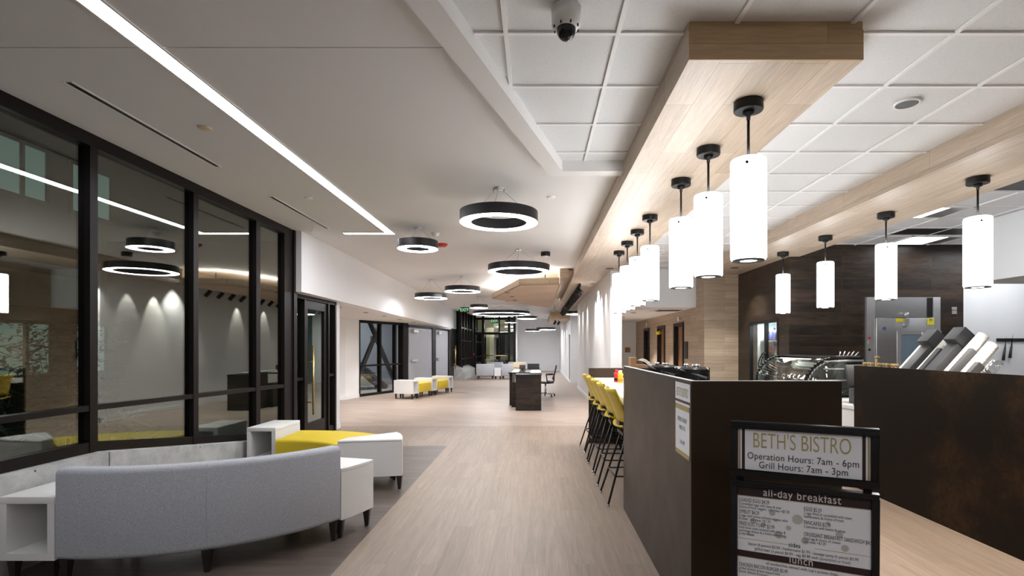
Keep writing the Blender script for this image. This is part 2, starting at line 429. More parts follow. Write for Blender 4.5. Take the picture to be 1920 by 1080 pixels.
# right and back shell
mb = MB(); mb.box(-3.9, 9.6, -4.7, -4.5, 0, 3.3); struct('wall_back', mb, M['white_paint'])
mb = MB(); mb.box(9.5, 9.7, -4.5, 9.3, 0, 3.3); struct('wall_right', mb, M['white_paint'])
# kitchen: pier, white wall, header
mb = MB(); mb.box(7.1, 7.47, 8.87, 9.2, 0, CEIL+.01); mb.box(7.47, 9.5, 8.98, 9.2, 0, CEIL+.01); struct('wall_kitchen', mb, M['cool_paint'])
mb = MB(); mb.box(6.0, 9.5, 6.6, 7.42, 2.375, CEIL+.005); mb.box(6.0, 6.2, -1, 6.6, 2.375, CEIL+.005)
struct('trim_2', mb, M['cool_paint'])
# dark boarded wall (front face and side face) with an opening for the drinks cooler
mb = MB()
mb.box(4.2, 7.1, 8.87, 9.05, 0, CEIL+.01)
mb.box(4.2, 4.35, 9.05, 9.26, 0, CEIL+.01); mb.box(4.2, 4.35, 10.52, 11.1, 0, CEIL+.01); mb.box(4.2, 4.35, 9.26, 10.52, 1.99, CEIL+.01)
struct('wall_right', mb, M['dark_wood'])
# oak column and toilet wall
mb = MB()
mb.box(3.49, 4.35, 11.1, 11.3, 0, CEIL+.01)
D3 = [(11.3, 13.0), (13.85, 15.05), (15.95, 17.05), (17.7, 18.9)]
mb.box(3.49, 3.7, 11.3, 12.62, 0, CEIL+.01)
for a, b in ((13.5, 14.45), (15.33, 16.45), (17.25, 18.7)): mb.box(3.49, 3.7, a, b, 0, 2.08)
mb.box(3.49, 3.7, 12.62, 18.7, 2.08, 2.5)
struct('wall_corridor', mb, M['oak_h'])
mb = MB(); mb.box(1.68, 3.8, 18.7, 18.9, 0, 2.6); struct('wall_corridor', mb, M['white_paint'])
mb = MB(); mb.box(1.68, 3.49, 11.87, 18.7, 2.36, 2.5); struct('ceiling', mb, M['ceiling_paint'])
mb = MB(); mb.box(1.68, 3.49, 11.67, 11.87, 2.36, CEIL+.01); struct('trim_3', mb, M['cool_paint'])
# scallop-lit wall, pilaster, far right wall, far wall
mb = MB(); mb.box(1.46, 1.68, 10.5, 19.0, 0, 2.998); struct('wall_right', mb, M['white_paint'])
mb = MB(); mb.box(1.41, 1.95, 22, 22.3, 0, CEIL+.01); struct('wall_right', mb, M['white_paint'])
mb = MB(); mb.box(1.41, 1.6, 23.4, 33, 0, CEIL+.01); mb.box(1.41, 1.6, 22.3, 23.4, 2.02, CEIL+.01); struct('wall_right', mb, M['white_paint'])
mb = MB(); mb.box(1.46, 1.55, 22.3, 23.4, 0, 2.02); d = struct('door_1', mb, M['black'])
mb = MB(); mb.box(-1.2, 1.6, 33, 33.2, 0, CEIL+.01); struct('wall_far', mb, M['white_paint'])
mb = MB(); mb.box(-1.25, -1.12, 28.8, 33.1, 0, CEIL+.01); struct('wall_far', mb, M['white_paint'])
mb = MB()
mb.box(1.445, 1.46, 10.485, 19, 0, .1); mb.box(1.395, 1.41, 22.3, 33, 0, .1); mb.box(-1.12, 1.41, 32.985, 33, 0, .1); mb.box(1.40, 1.7, 21.985, 22, 0, .1); mb.box(1.445, 1.68, 10.485, 10.5, 0, .1)
struct('baseboard_right', mb, M['white_paint'])

# left side beyond the curtain wall: header, pier, alcove
mb = MB()
mb.prism([(-3.42, 7.76), (-3.8, 25.3), (-4.05, 25.3), (-3.7, 7.76)], 2.30, CEIL+.01)
struct('wall_left', mb, M['white_paint'])
mb = MB(); mb.box(-4.2, -3.64, 9.6, 9.86, 0, 2.30); struct('wall_left', mb, M['white_paint'])
mb = MB(); mb.prism([(-3.5, 9.86), (-7.4, 9.86), (-7.4, 13.2), (-5.65, 14.8), (-5.38, 15.9), (-4.5, 18.25), (-3.9, 23.3), (-3.85, 24)], 2.301, 2.4); struct('ceiling', mb, M['ceiling_paint'])
def wallseg(mb, a, b, z0, z1, th=.15, mi=0):
    a, b = Vector(a), Vector(b); d = (b-a).normalized(); n = Vector((-d.y, d.x))*th
    mb.prism([tuple(a), tuple(b), tuple(b+n), tuple(a+n)], z0, z1, mi)
AL = [(-7.3, 9.86), (-7.3, 13.2), (-5.6, 14.8), (-5.4, 15.07), (-5.26, 15.8)]
mb = MB()
for a, b in zip(AL[:-1], AL[1:]): wallseg(mb, a, b, 0, 2.4)
struct('wall_left', mb, M['white_paint'])
mb = MB()
for a, b in zip(AL[1:-1], AL[2:]): wallseg(mb, a, b, 0, .1, -.015)
mb.box(-3.64, -3.625, 9.6, 9.87, 0, .1)
struct('baseboard_left', mb, M['white_paint'])

# ------------------------------------------------------------------ oak ceiling beams
def beam(label, parts, loc):
    t = thing('oak_ceiling_beam', label, 'ceiling beam', loc)
    for nm, mbx, mt in parts: obj(nm, mbx, mt, t)
    return t
def plank_box(x0, x1, y0, y1, z0, z1):
    bm_ = MB(); bm_.box(x0, x1, y0+.012, y1, z0, z1)
    f = MB(); f.box(x0, x1, y0, y0+.012, z0, z1-.045); f.box(x0+.004, x1-.004, y0+.002, y0+.012, z1-.045, z1)
    return bm_, f
a, f = plank_box(.795, 1.705, 2.78, 22.0, 2.996, CEIL+.012)
beam('long pale oak ceiling beam over the bar with seven pendants below', [('cladding', a, M['oak_y']), ('end_board', f, M['oak_x'])], (1.25, 2.78, 2.996))
a, f = plank_box(3.39, 4.37, -1.0, 11.1, 2.996, CEIL+.012)
beam('pale oak ceiling beam over the right counter with four pendants below', [('cladding', a, M['oak_y']), ('end_board', f, M['oak_x'])], (3.88, -1.0, 2.996))
a, f = plank_box(.58, 1.40, 22.4, 27.6, 2.68, 2.96)
f2 = MB(); f2.box(.75, 1.3, 22.6, 27.4, 2.96, CEIL+.005)
beam('short low oak ceiling beam beyond the end of the long bar beam', [('cladding', a, M['oak_y']), ('end_board', f, M['oak_x']), ('hanger', f2, M['white_paint'])], (1, 22.4, 2.68))
mb = MB(); mb.box(.50, .565, 11.5, 18.0, 2.835, CEIL+.005); mb.box(.565, .69, 11.5, 11.54, 2.99, CEIL+.005); mb.box(.565, .80, 11.54, 18.0, 3.12, 3.16)
t = thing('oak_ceiling_fin', 'deep narrow oak fin between the wooden ceiling cloud and the bar beam', 'ceiling fin', (.53, 11.5, 2.835))
obj('cladding', mb, M['oak_h'], t)
mb = MB(); mb.box(.555, .615, 17.99, 18.1, 2.80, CEIL+.005); obj('end_cap', mb, M['white_paint'], t)
# wooden cloud with a lit cove on top
t = thing('wooden_ceiling_cloud', 'angular warm oak ceiling panel hanging below a glowing cove', 'ceiling panel', (-.3, 14.5, 2.84))
CL = [(.495, 11.5), (-.35, 11.7), (-1.23, 15.0), (.495, 18.6)]
mb = MB(); mb.prism(CL, 2.84, 2.86); obj('underside', mb, M['cloud_oak'], t)
mb = MB()
for i in range(3):
    wallseg(mb, CL[i], CL[i+1], 2.86, 2.99, .03)
obj('fascia', mb, M['oak_h'], t)
mb = MB()
CI = [(.42, 11.62), (-.28, 11.8), (-1.10, 15.0), (.42, 18.3)]
for i in range(3): wallseg(mb, CI[i], CI[i+1], 2.98, 2.995, .06)
obj('cove_strip', mb, M['cove_em'], t)
for x, y in ((.2, 12.2), (-.5, 15), (.2, 17.5)):
    mb = MB(); mb.cyl((x, y, 2.86), (x, y, CEIL+.003), .01); obj('hanger', mb, M['black'], t)

# ------------------------------------------------------------------ curtain wall on the left
GXP = -3.57
def zbot(y): return .745 if y < 4.25 else .745-(y-4.25)*.137      # top of bottom rail falls along the sloping kerb
def ztr(y): return 1.037 if y < 4.25 else 1.037-(y-4.25)*.02
MUL = [(-.95, -.87), (1.55, 1.63), (4.205, 4.28), (5.475, 5.555), (6.70, 6.80), (7.45, 7.70)]
w = sroot('window_1', (GXP, 3, .7))
for y0, y1 in MUL:
    mb = MB(); mb.box(-3.615, -3.52, y0, y1, min(zbot(y0), zbot(y1))-.075, 3.185); obj('mullion', mb, M['bronze'], w)
segs = list(zip(MUL[:-1], MUL[1:]))
def slopebar(mb, x0, x1, y0, y1, zf, d0, d1):
    vs = [(x, y, zf(y)+d) for y in (y0, y1) for d in (d0, d1) for x in (x0, x1)]
    mb.add(vs, [(0,1,3,2),(4,6,7,5),(0,4,5,1),(2,3,7,6),(0,2,6,4),(1,5,7,3)])
mb = MB(); mb.box(-3.64, -3.515, -1, 7.75, 3.085, 3.185); obj('head_rail', mb, M['bronze'], w)
for (a0, a1), (b0, b1) in segs:
    mb = MB(); slopebar(mb, -3.61, -3.525, a1, b0, zbot, -.078, 0); obj('sill_rail', mb, M['bronze'], w)
    mb = MB(); slopebar(mb, -3.61, -3.525, a1, b0, ztr, -.045, 0); obj('transom', mb, M['bronze'], w)
    mb = MB(); vs = [(x, y, z) for y in (a1, b0) for z in (ztr(y), 3.085) for x in (-3.575, -3.567)]
    mb.add(vs, [(0,1,3,2),(4,6,7,5),(0,4,5,1),(2,3,7,6),(0,2,6,4),(1,5,7,3)]); obj('pane', mb, M['glass'], w)
    mb = MB(); vs = [(x, y, z) for y in (a1, b0) for z in (zbot(y), ztr(y)-.045) for x in (-3.575, -3.567)]
    mb.add(vs, [(0,1,3,2),(4,6,7,5),(0,4,5,1),(2,3,7,6),(0,2,6,4),(1,5,7,3)]); obj('pane', mb, M['glass'], w)
# concrete kerb under the glass
mb = MB()
for y0, y1 in ((-2, 4.30), (4.315, 6.4), (6.4, 7.75)):
    mb.add([(x, y, z) for y in (y0, y1) for x, z in ((-3.62, 0), (-3.45, 0), (-3.45, zbot(y)-.088), (-3.62, zbot(y)-.07))],
           [(0,1,2,3),(4,7,6,5),(0,4,5,1),(1,5,6,2),(2,6,7,3),(3,7,4,0)])
mb.box(-3.62, -3.465, 4.30, 4.315, 0, .6)
struct('trim_4', mb, M['concrete'])
mb = MB(); mb.box(-3.72, -3.50, 7.70, 7.80, 0, 3.185); struct('trim_5', mb, M['bronze'])

# outside the glass: planting bed with snow, shrubs and the lit building opposite
mb = MB(); mb.box(-16, -3.64, -3, 9.63, -.12, .10); mb.box(-16, -7.76, 9.63, 32, -.12, .10); mb.box(-7.62, -4.35, 22.8, 32, -.12, .09); g = struct('ground', mb, M['soil'])
def snow_patch(loc, sx, sy):
    mb = MB(); n = 18; vs = [(loc[0], loc[1], loc[2]+.05)]
    for i in range(n):
        a = 2*PI*i/n; k = 1+random.uniform(-.2, .2); vs.append((loc[0]+sx*k*math.cos(a), loc[1]+sy*k*math.sin(a), loc[2]-.01))
    mb.add(vs, [(0, 1+i, 1+(i+1) % n) for i in range(n)], 0, True); return mb
o = obj('snow', snow_patch((-5.6, 5.5, .10), .7, .9), M['snow'], origin=(-5.6, 5.5, .10)); o['kind'] = 'stuff'; o['label'] = 'patch of old snow on the planting bed outside the glass'
def leafy(name, label, loc, h, r, n, mat, leaf=(.16, .022)):
    t = thing(name, label, 'shrub', loc)
    mb = MB()
    for i in range(n):
        a = random.uniform(0, 2*PI); rr = r*math.sqrt(random.random()); z = h*random.uniform(.15, 1)
        p = Vector((loc[0]+rr*math.cos(a), loc[1]+rr*math.sin(a), loc[2]+z))
        d = Vector((math.cos(a+random.uniform(-.9, .9)), math.sin(a+random.uniform(-.9, .9)), random.uniform(-.7, .5))).normalized()
        s = d.cross(Vector((0, 0, 1))).normalized(); k = random.uniform(.6, 1.3); L, wd = leaf[0]*k, leaf[1]*k
        up = s.cross(d)*.004
        mb.add([p, p+d*L*.45+s*wd+up, p+d*L, p+d*L*.45-s*wd+up, p+d*L*.45-up], [(0, 1, 2), (0, 2, 3), (0, 4, 1), (0, 3, 4), (1, 4, 2), (4, 3, 2)])
    o = obj('foliage', mb, mat, t)
    mb = MB()
    for i in range(9):
        a = random.uniform(0, 2*PI); mb.cyl((loc[0]+.05*math.cos(a), loc[1]+.05*math.sin(a), loc[2]-.03), (loc[0]+r*.7*math.cos(a), loc[1]+r*.7*math.sin(a), loc[2]+h*.85), .005, .003, 6)
    obj('stems', mb, M['leg_wood'], t)
leafy('bamboo_shrub', 'dark bamboo-like shrub close outside the nearest pane', (-4.6, 4.25, .10), 1.45, .5, 420, M['green_leaf'], (.22, .02))
leafy('bamboo_shrub', 'low leafy shrub on the snowy bed outside the second pane', (-5.0, 6.2, .10), .75, .45, 200, M['green_leaf'], (.18, .02))
leafy('leafy_shrub', 'tall dark shrub silhouetted against the building opposite', (-6.3, 7.1, .10), 1.75, .62, 1500, M['green_leaf'], (.085, .026))
mb = MB(); mb.box(-7.75, -3.73, 9.64, 9.72, -.1, 3.4); mb.box(-7.75, -7.62, 9.72, 16, -.1, 3.4); struct('wall_left', mb, M['facade'])
# building across the court
t = thing('building', 'brown building across the dark court with pale lit windows', 'building', (-10.2, 12, 0))
mb = MB(); mb.box(-10.6, -10.05, 2, 30, 0, 7.5); obj('wall', mb, M['facade'], t)
mb = MB(); mb.box(-10.06, -10.0, 9.8, 11.85, 2.3, 2.98); obj('panel', mb, M['facade_light'], t)
def bwin(y0, y1, z0, z1):
    f = MB(); f.box(-10.06, -9.99, y0-.06, y1+.06, z0-.06, z0); f.box(-10.06, -9.99, y0-.06, y1+.06, z1, z1+.06); f.box(-10.06, -9.99, y0-.06, y0, z0, z1); f.box(-10.06, -9.99, y1, y1+.06, z0, z1)
    f = obj('window', f, M['bronze'], t)
    p = MB(); p.box(-10.06, -10.02, y0, y1, z0, z1); obj('pane', p, M['win_em'], f)
for y0, y1 in ((9.3, 10.33), (10.42, 10.87), (11.5, 12.5)): bwin(y0, y1, 4.45, 5.45)
for y0, y1 in ((9.6, 10.4), (10.5, 10.95), (11.6, 12.35), (12.45, 13.2)): bwin(y0, y1, .95, 1.95)

# ------------------------------------------------------------------ bronze entry doors on the left
d = sroot('door_2', (-3.65, 8.7, 0))
mb = MB(); mb.box(-3.72, -3.60, 7.90, 9.6, 2.24, 2.30); mb.box(-3.72, -3.6, 7.80, 8.00, 0, 2.30); mb.box(-3.72, -3.6, 9.54, 9.6, 0, 2.30); mb.box(-3.72, -3.6, 9.23, 9.28, 0, 2.24); mb.box(-3.72, -3.6, 8.28, 8.33, 0, 2.24)
mb.box(-3.70, -3.62, 8.0, 8.28, .98, 1.02); mb.box(-3.70, -3.62, 9.28, 9.54, .98, 1.02); mb.box(-3.7, -3.62, 8.0, 8.28, 0, .08); mb.box(-3.7, -3.62, 9.28, 9.54, 0, .08)
obj('frame', mb, M['bronze'], d)
for y0, y1 in ((8.0, 8.28), (9.28, 9.54)):
    for z0, z1 in ((.08, .98), (1.02, 2.24)):
        mb = MB(); mb.box(-3.664, -3.656, y0, y1, z0, z1); obj('pane', mb, M['glass'], d)
mb = MB(); mb.box(-3.68, -3.625, 8.34, 8.45, .01, 2.23); mb.box(-3.68, -3.625, 9.11, 9.22, .01, 2.23); mb.box(-3.68, -3.625, 8.45, 9.11, 2.10, 2.23); mb.box(-3.68, -3.625, 8.45, 9.11, .01, .28)
leaf = obj('door_leaf', mb, M['bronze'], d)
mb = MB(); mb.box(-3.657, -3.649, 8.45, 9.11, .28, 2.10); obj('pane', mb, M['glass'], leaf)
mb = MB(); hy = 8.47; mb.cyl((-3.545, hy, .42), (-3.545, hy, 1.52), .016)
for z in (.62, .92, 1.26): mb.cyl((-3.63, hy, z), (-3.545, hy, z), .011)
obj('handle', mb, M['brass'], leaf)
mb = MB(); mb.box(-3.602, -3.585, 7.85, 7.89, .88, 1.02); o = obj('card_reader', mb, M['steel_light'], origin=(-3.6, 7.87, .88), bevel=.004); tag(o, 'small steel door button on the bronze door frame', 'door button')

# ------------------------------------------------------------------ alcove window, braces, stair, frosted doors
A0, A1, A2 = Vector((-5.30, 15.9)), Vector((-4.78, 17.4)), Vector((-4.42, 18.2))
w = sroot('window_2', (-5.0, 16.7, 0))
def between(a, b, s0, s1, z0, z1, th, mb, off=0):
    d = (b-a); n = Vector((-d.y, d.x)).normalized()
    p, q = a+d*s0+n*off, a+d*s1+n*off
    mb.prism([tuple(p), tuple(q), tuple(q+n*th), tuple(p+n*th)], z0, z1); return mb
for a, b, cuts in ((A0, A2, (0, .02)),):
    mb = MB(); between(a, b, 0, 1, 2.22, 2.30, .12, mb); between(a, b, 0, 1, 0, .07, .12, mb); obj('frame', mb, M['bronze'], w)
    for s in (0.0, .41, .73):
        mb = MB(); between(a, b, s, s+.03, .07, 2.22, .12, mb); obj('mullion', mb, M['bronze'], w)
    mb = MB(); between(a, b, .88, 1.0, 0, 2.3, .2, mb, -.05); obj('mullion', mb, M['bronze'], w)
    mb = MB(); between(a, b, .03, .88, .90, .95, .1, mb); obj('transom', mb, M['bronze'], w)
    for s0, s1 in ((.03, .41), (.44, .73), (.76, .88)):
        for z0, z1 in ((.07, .90), (.95, 2.22)):
            mb = MB(); between(a, b, s0, s1, z0, z1, .008, mb, .05); obj('pane', mb, M['clear_glass'], w)
# stairwell seen through the window
mb = MB(); mb.prism([(-7.9, 19.5), (-3.9, 22.6), (-4.0, 22.7), (-8.0, 19.6)], 0, 3.1); struct('wall_left', mb, M['stair_wall'])
mb = MB(); mb.prism([(-8, 15.95), (-5.34, 15.95), (-4.45, 18.45), (-4.05, 22.6), (-8, 19.5)], -.1, .006); mb.prism([(-8, 15.6), (-5.6, 15.9), (-4.6, 18.5), (-4.0, 22.5), (-8, 19.5)], 3.1, 3.2); struct('floor', mb, M['concrete'])
t = thing('steel_cross_brace', 'grey steel X brace standing behind the alcove window', 'brace', (-5.2, 17.5, 0))
B0, B1 = Vector((-5.75, 16.9)), Vector((-4.85, 18.5))
P3 = lambda s, z: Vector(((B0+(B1-B0)*s).x, (B0+(B1-B0)*s).y, z))
for a, b in ((P3(-.05, .1), P3(.75, 2.9)), (P3(1.0, .1), P3(.15, 2.9))):
    mb = MB(); mb.cyl(a, b, .085, n=4); obj('strut', mb, M['stair_grey'], t)
mb = MB(); mb.cyl(P3(.44, 1.75)-Vector((.06, -.035, 0)), P3(.44, 1.75)+Vector((.06, -.035, 0)), .15, n=4); obj('gusset', mb, M['stair_grey'], t)
t = thing('steel_stair', 'grey steel stair behind the alcove window', 'stair', (-6.2, 17.5, 0))
S0, S1 = Vector((-6.9, 17.9, 1.75)), Vector((-5.35, 19.0, .05))
sd = (S1-S0); sn = Vector((-sd.y, sd.x, 0)).normalized()*.9
for o_ in (Vector((0, 0, 0)), sn):
    mb = MB(); mb.cyl(S0+o_, S1+o_, .1, n=4); obj('stringer', mb, M['stair_grey'], t)
for i in range(9):
    p = S0+sd*((i+.5)/9); q = p+sn
    mb = MB(); e = Vector((sd.x, sd.y, 0)).normalized()*.14
    mb.prism([tuple((p-e).xy), tuple((p+e).xy), tuple((q+e).xy), tuple((q-e).xy)], p.z+.05, p.z+.09); obj('tread', mb, M['steel_light'], t)
lamp('AREA', (-6.0, 18.6, 3.05), 11, 'stairwell_lamp', size=1.2, sy=1.2, color=(.9, .95, 1))
# frosted double doors
def fdoor(n, a, b):
    a, b = Vector(a), Vector(b); d = sroot('door_%d' % n, ((a+b)/2).to_3d())
    mb = MB(); between(a, b, 0, .86, .02, 2.16, .06, mb); leaf = obj('door_leaf', mb, M['frosted'], d)
    mb = MB(); between(a, b, .86, 1, 0, 2.22, .12, mb, -.03); between(a, b, 0, 1, 2.16, 2.25, .1, mb); obj('frame', mb, M['bronze'], d)
    mb = MB(); between(a, b, .08, .25, 2.0, 2.08, .09, mb, -.1); between(a, b, .1, .5, 2.1, 2.12, .02, mb, -.1); obj('door_closer', mb, M['steel_light'], leaf)
    mb = MB(); between(a, b, .05, .25, .98, 1.05, .05, mb, -.07); obj('push_bar', mb, M['steel_light'], leaf)
fdoor(3, (-4.38, 18.3), (-3.97, 20.9)); fdoor(4, (-3.97, 20.95), (-3.78, 23.2))
mb = MB(); between(Vector((-4.44, 18.2)), Vector((-3.75, 23.3)), 0, 1, 2.25, 2.302, .14, mb, -.02); struct('wall_left', mb, M['white_paint'])
mb = MB(); mb.box(-4.05, -3.76, 23.2, 25.25, 0, 2.31); struct('wall_left', mb, M['bronze'])
mb = MB(); mb.box(-3.85, -3.5, 25.26, 25.34, 0, CEIL); mb.box(-4.3, -3.8, 25.3, 29, 0, CEIL); struct('wall_left', mb, M['bronze'])
mb = MB(); mb.cyl((-3.62, 23.8, .5), (-3.62, 23.8, 1.55), .025); mb.cyl((-3.74, 23.8, .7), (-3.62, 23.8, .7), .015); mb.cyl((-3.74, 23.8, 1.35), (-3.62, 23.8, 1.35), .015)
o = obj('pull_handle', mb, M['brass'], origin=(-3.7, 23.8, .5)); tag(o, 'tall brass pull handle past the frosted doors', 'door handle')

# ------------------------------------------------------------------ far glass entrance
w = sroot('window_3', (-3.4, 26.5, 0))
for y in (24.3, 25.3, 26.3, 27.3):
    mb = MB(); mb.box(-3.55, -3.42, y, y+.09, .6, CEIL+.0); obj('mullion', mb, M['bronze'], w)
for z in (.9, 1.75, 2.35):
    mb = MB(); mb.box(-3.53, -3.44, 24.3, 28.8, z, z+.06); obj('transom', mb, M['bronze'], w)
mb = MB(); mb.box(-3.49, -3.482, 24.3, 28.8, .6, CEIL); obj('pane', mb, M['glass'], w)
mb = MB(); mb.box(-3.6, -3.38, 28.2, 28.8, 0, CEIL); obj('mullion', mb, M['bronze'], w)
mb = MB(); mb.add([(x, y, z) for y, k in ((24.2, 0), (28.2, 0)) for x, z in ((-3.75, 0), (-3.25, 0), (-3.25, .38+k), (-3.75, .62+k))], [(0,1,2,3),(4,7,6,5),(0,4,5,1),(1,5,6,2),(2,6,7,3),(3,7,4,0)]); struct('trim_6', mb, M['concrete'])
w = sroot('door_5', (-2.1, 28.8, 0))
XD = [-3.4, -2.95, -2.05, -1.55, -1.25]
for x in XD:
    mb = MB(); mb.box(x, x+.13 if x != -2.05 else x+.07, 28.75, 28.9, 0, CEIL); obj('mullion', mb, M['bronze'], w)
for z in (2.15, 2.95):
    mb = MB(); mb.box(-3.4, -1.12, 28.76, 28.88, z, z+.13); obj('transom', mb, M['bronze'], w)
for a, b in zip(XD[:-1], XD[1:]):
    mb = MB(); mb.box(a+.07, b, 28.82, 28.83, .02, 2.95); obj('pane', mb, M['glass'], w)
mb = MB(); mb.box(-3.4, -1.2, 28.75, 28.85, 0, .12); obj('threshold', mb, M['bronze'], w)
mb = MB(); mb.tube([(-2.85, 28.68, 1.02), (-1.62, 28.68, 1.02)], .025); mb.cyl((-2.85, 28.75, 1.02), (-2.85, 28.68, 1.02), .02); mb.cyl((-1.62, 28.75, 1.02), (-1.62, 28.68, 1.02), .02); obj('push_bar', mb, M['brass'], w)
# vestibule behind the entrance
mb = MB(); mb.box(-3.6, -1.25, 32.6, 32.8, 0, 2.3); struct('wall_far', mb, M['bronze'])
mb = MB(); mb.box(-3.6, -1.25, 32.6, 32.8, 2.3, CEIL); mb.box(-2.95, -2.5, 31.2, 31.5, 0, 2.6); struct('wall_far', mb, M['cream'])
lamp('POINT', (-2.3, 30.6, 2.7), 5, 'vestibule_lamp', size=.15)
mb = MB(); mb.box(-3.42, -3.34, 28.60, 28.66, 1.02, 1.16); o = obj('fire_pull_station', mb, M['red'], origin=(-3.38, 28.64, 1.02), bevel=.01); tag(o, 'small red fire pull station beside the far glass entrance', 'fire alarm')

# ------------------------------------------------------------------ linear slot lamp and ceiling fittings
t = thing('linear_ceiling_light', 'long recessed white light strip turning a corner over the lounge', 'ceiling light', (-2.17, 4, CEIL))
mb = MB(); mb.box(-2.225, -2.115, -2.0, 7.97, CEIL-.004, CEIL+.002); mb.box(-2.86, -2.225, 7.87, 7.97, CEIL-.004, CEIL+.002); obj('diffuser', mb, M['line_em'], t)
mb = MB(); mb.box(-2.24, -2.225, -2.0, 7.87, CEIL-.008, CEIL+.002); mb.box(-2.115, -2.10, -2.0, 7.985, CEIL-.008, CEIL+.002); mb.box(-2.86, -2.115, 7.97, 7.985, CEIL-.008, CEIL+.002); mb.box(-2.86, -2.24, 7.855, 7.87, CEIL-.008, CEIL+.002); obj('trim_frame', mb, M['band_paint'], t)
for (y0, y1, lb) in ((3.40, 4.985, 'nearer narrow black slot vent in the ceiling above the window wall'), (6.0, 7.6, 'farther narrow black slot vent in the ceiling near the doors')):
    t = thing('slot_vent', lb, 'ceiling vent', (-3.0, y0, CEIL))
    mb = MB(); mb.box(-3.0, -2.962, y0, y1, CEIL-.003, CEIL+.002); obj('slot', mb, M['black'], t)
    mb = MB(); mb.box(-3.014, -3.0, y0-.012, y1+.012, CEIL-.005, CEIL+.002); mb.box(-2.962, -2.95, y0-.012, y1+.012, CEIL-.005, CEIL+.002); obj('flange', mb, M['band_paint'], t)
def disc(name, label, cat, x, y, z, r, h, mat, group=None, n=20):
    mb = MB(); mb.cyl((x, y, z-h), (x, y, z+.002), r*.85, r, n); o = obj(name, mb, mat, origin=(x, y, z), bevel=.003); return tag(o, label, cat, group)
disc('sprinkler_cover', 'cream round sprinkler cover between slot vent and light strip', 'sprinkler', -2.55, 4.1, CEIL, .05, .012, M['cream'])
disc('sprinkler_cover', 'small pale round sprinkler cover near the far slot vent', 'sprinkler', -2.58, 6.04, CEIL, .045, .012, M['white_plastic'])
disc('sprinkler_cover', 'pale sprinkler cover between the large ring lamp and the bar beam', 'sprinkler', .165, 6.0, CEIL, .05, .012, M['white_plastic'])
mb = MB(); mb.lathe([(.0, -.055), (.04, -.05), (.055, -.03), (.06, 0), (0, .002)], (-1.5, 7.9, CEIL)); o = obj('smoke_detector', mb, M['white_plastic'], origin=(-1.5, 7.9, CEIL)); tag(o, 'white smoke detector beside the red ceiling strobe', 'smoke detector')
def strobe(x, y, lb, k=1):
    t = thing('fire_strobe', lb, 'fire alarm', (x, y, CEIL))
    mb = MB(); mb.lathe([(0, -.05*k), (.05*k, -.05*k), (.085*k, -.025*k), (.09*k, .002), (0, .002)], (x, y, CEIL)); obj('body', mb, M['red'], t)
    mb = MB(); mb.lathe([(0, -.075*k), (.02*k, -.07*k), (.03*k, -.05*k), (0, -.048*k)], (x, y, CEIL)); obj('lens', mb, M['white_plastic'], t)
strobe(-1.55, 8.75, 'red ceiling fire strobe next to the small ring lamp')
strobe(-1.83, 15.2, 'red ceiling fire strobe right of the farther pair of ring lamps', .8)
strobe(-1.05, 19.5, 'red ceiling fire strobe in front of the huge ring lamp', .9)
strobe(0.0, 29.5, 'red ceiling fire strobe above the farthest ring lamps', .9)
t = thing('ceiling_projector', 'black cylinder fixture on the ceiling left of the bar beam', 'ceiling fixture', (.16, 9.5, CEIL))
mb = MB(); mb.cyl((.16, 9.5, CEIL-.07), (.16, 9.5, CEIL+.002), .085); obj('housing', mb, M['black'], t)
mb = MB(); mb.cyl((.16, 9.5, CEIL-.085), (.16, 9.5, CEIL-.07), .075); obj('trim_ring', mb, M['chrome'], t)
# dome camera and tile speaker
t = thing('dome_camera', 'white dome security camera with smoked bubble on the tiled ceiling', 'security camera', (.158, 2.62, CEIL))
mb = MB(); mb.lathe([(0, -.10), (.055, -.10), (.072, -.085), (.075, 0), (0, .004)], (.148, 2.66, CEIL)); obj('housing', mb, M['white_plastic'], t)
mb = MB(); mb.lathe([(.048, -.098)]+[(.048*math.cos(a*PI/16), -.105-.055*math.sin(a*PI/16)) for a in range(0, 9)]+[(0, -.098)], (.148, 2.66, CEIL)); obj('bubble', mb, M['black_gloss'], t)
mb = MB()
for k in range(8):
    a = k*PI/4+.3; mb.cyl((.148+.063*math.cos(a), 2.66+.063*math.sin(a), CEIL-.103), (.148+.063*math.cos(a), 2.66+.063*math.sin(a), CEIL-.09), .004, n=8)
obj('screws', mb, M['black'], t)
t = thing('ceiling_speaker', 'round dark speaker with white rim in a ceiling tile', 'ceiling speaker', (2.57, 3.70, CEIL))
mb = MB(); mb.lathe([(.070, -.006), (.08, -.005), (.084, .012), (.070, .012)], (2.57, 3.70, CEIL), closed=True); obj('rim', mb, M['white_plastic'], t)
mb = MB(); mb.cyl((2.57, 3.70, CEIL-.003), (2.57, 3.70, CEIL+.012), .071); obj('grille', mb, M['black_plastic'], t)
# troffers and open ceiling bays
def troffer(x0, x1, y0, y1, lb, lens='trof_em'):
    t = thing('troffer_light', lb, 'ceiling light', ((x0+x1)/2, (y0+y1)/2, CEIL))
    mb = MB(); mb.box(x0, x1, y0, y0+.03, CEIL-.006, CEIL+.012); mb.box(x0, x1, y1-.03, y1, CEIL-.006, CEIL+.012); mb.box(x0, x0+.03, y0, y1, CEIL-.006, CEIL+.012); mb.box(x1-.03, x1, y0, y1, CEIL-.006, CEIL+.012); obj('frame', mb, M['white_plastic'], t)
    xm = x0+(x1-x0)*.68
    mb = MB(); mb.box(x0+.03, xm, y0+.03, y1-.03, CEIL-.004, CEIL+.011); obj('lens', mb, M[lens], t)
    mb = MB(); mb.box(xm, x1-.03, y0+.03, y1-.03, CEIL-.003, CEIL+.0115); obj('reflector', mb, M['steel_light'], t)
troffer(4.40, 5.30, 6.42, 6.98, 'bright troffer light beside the right oak beam, nearer one')
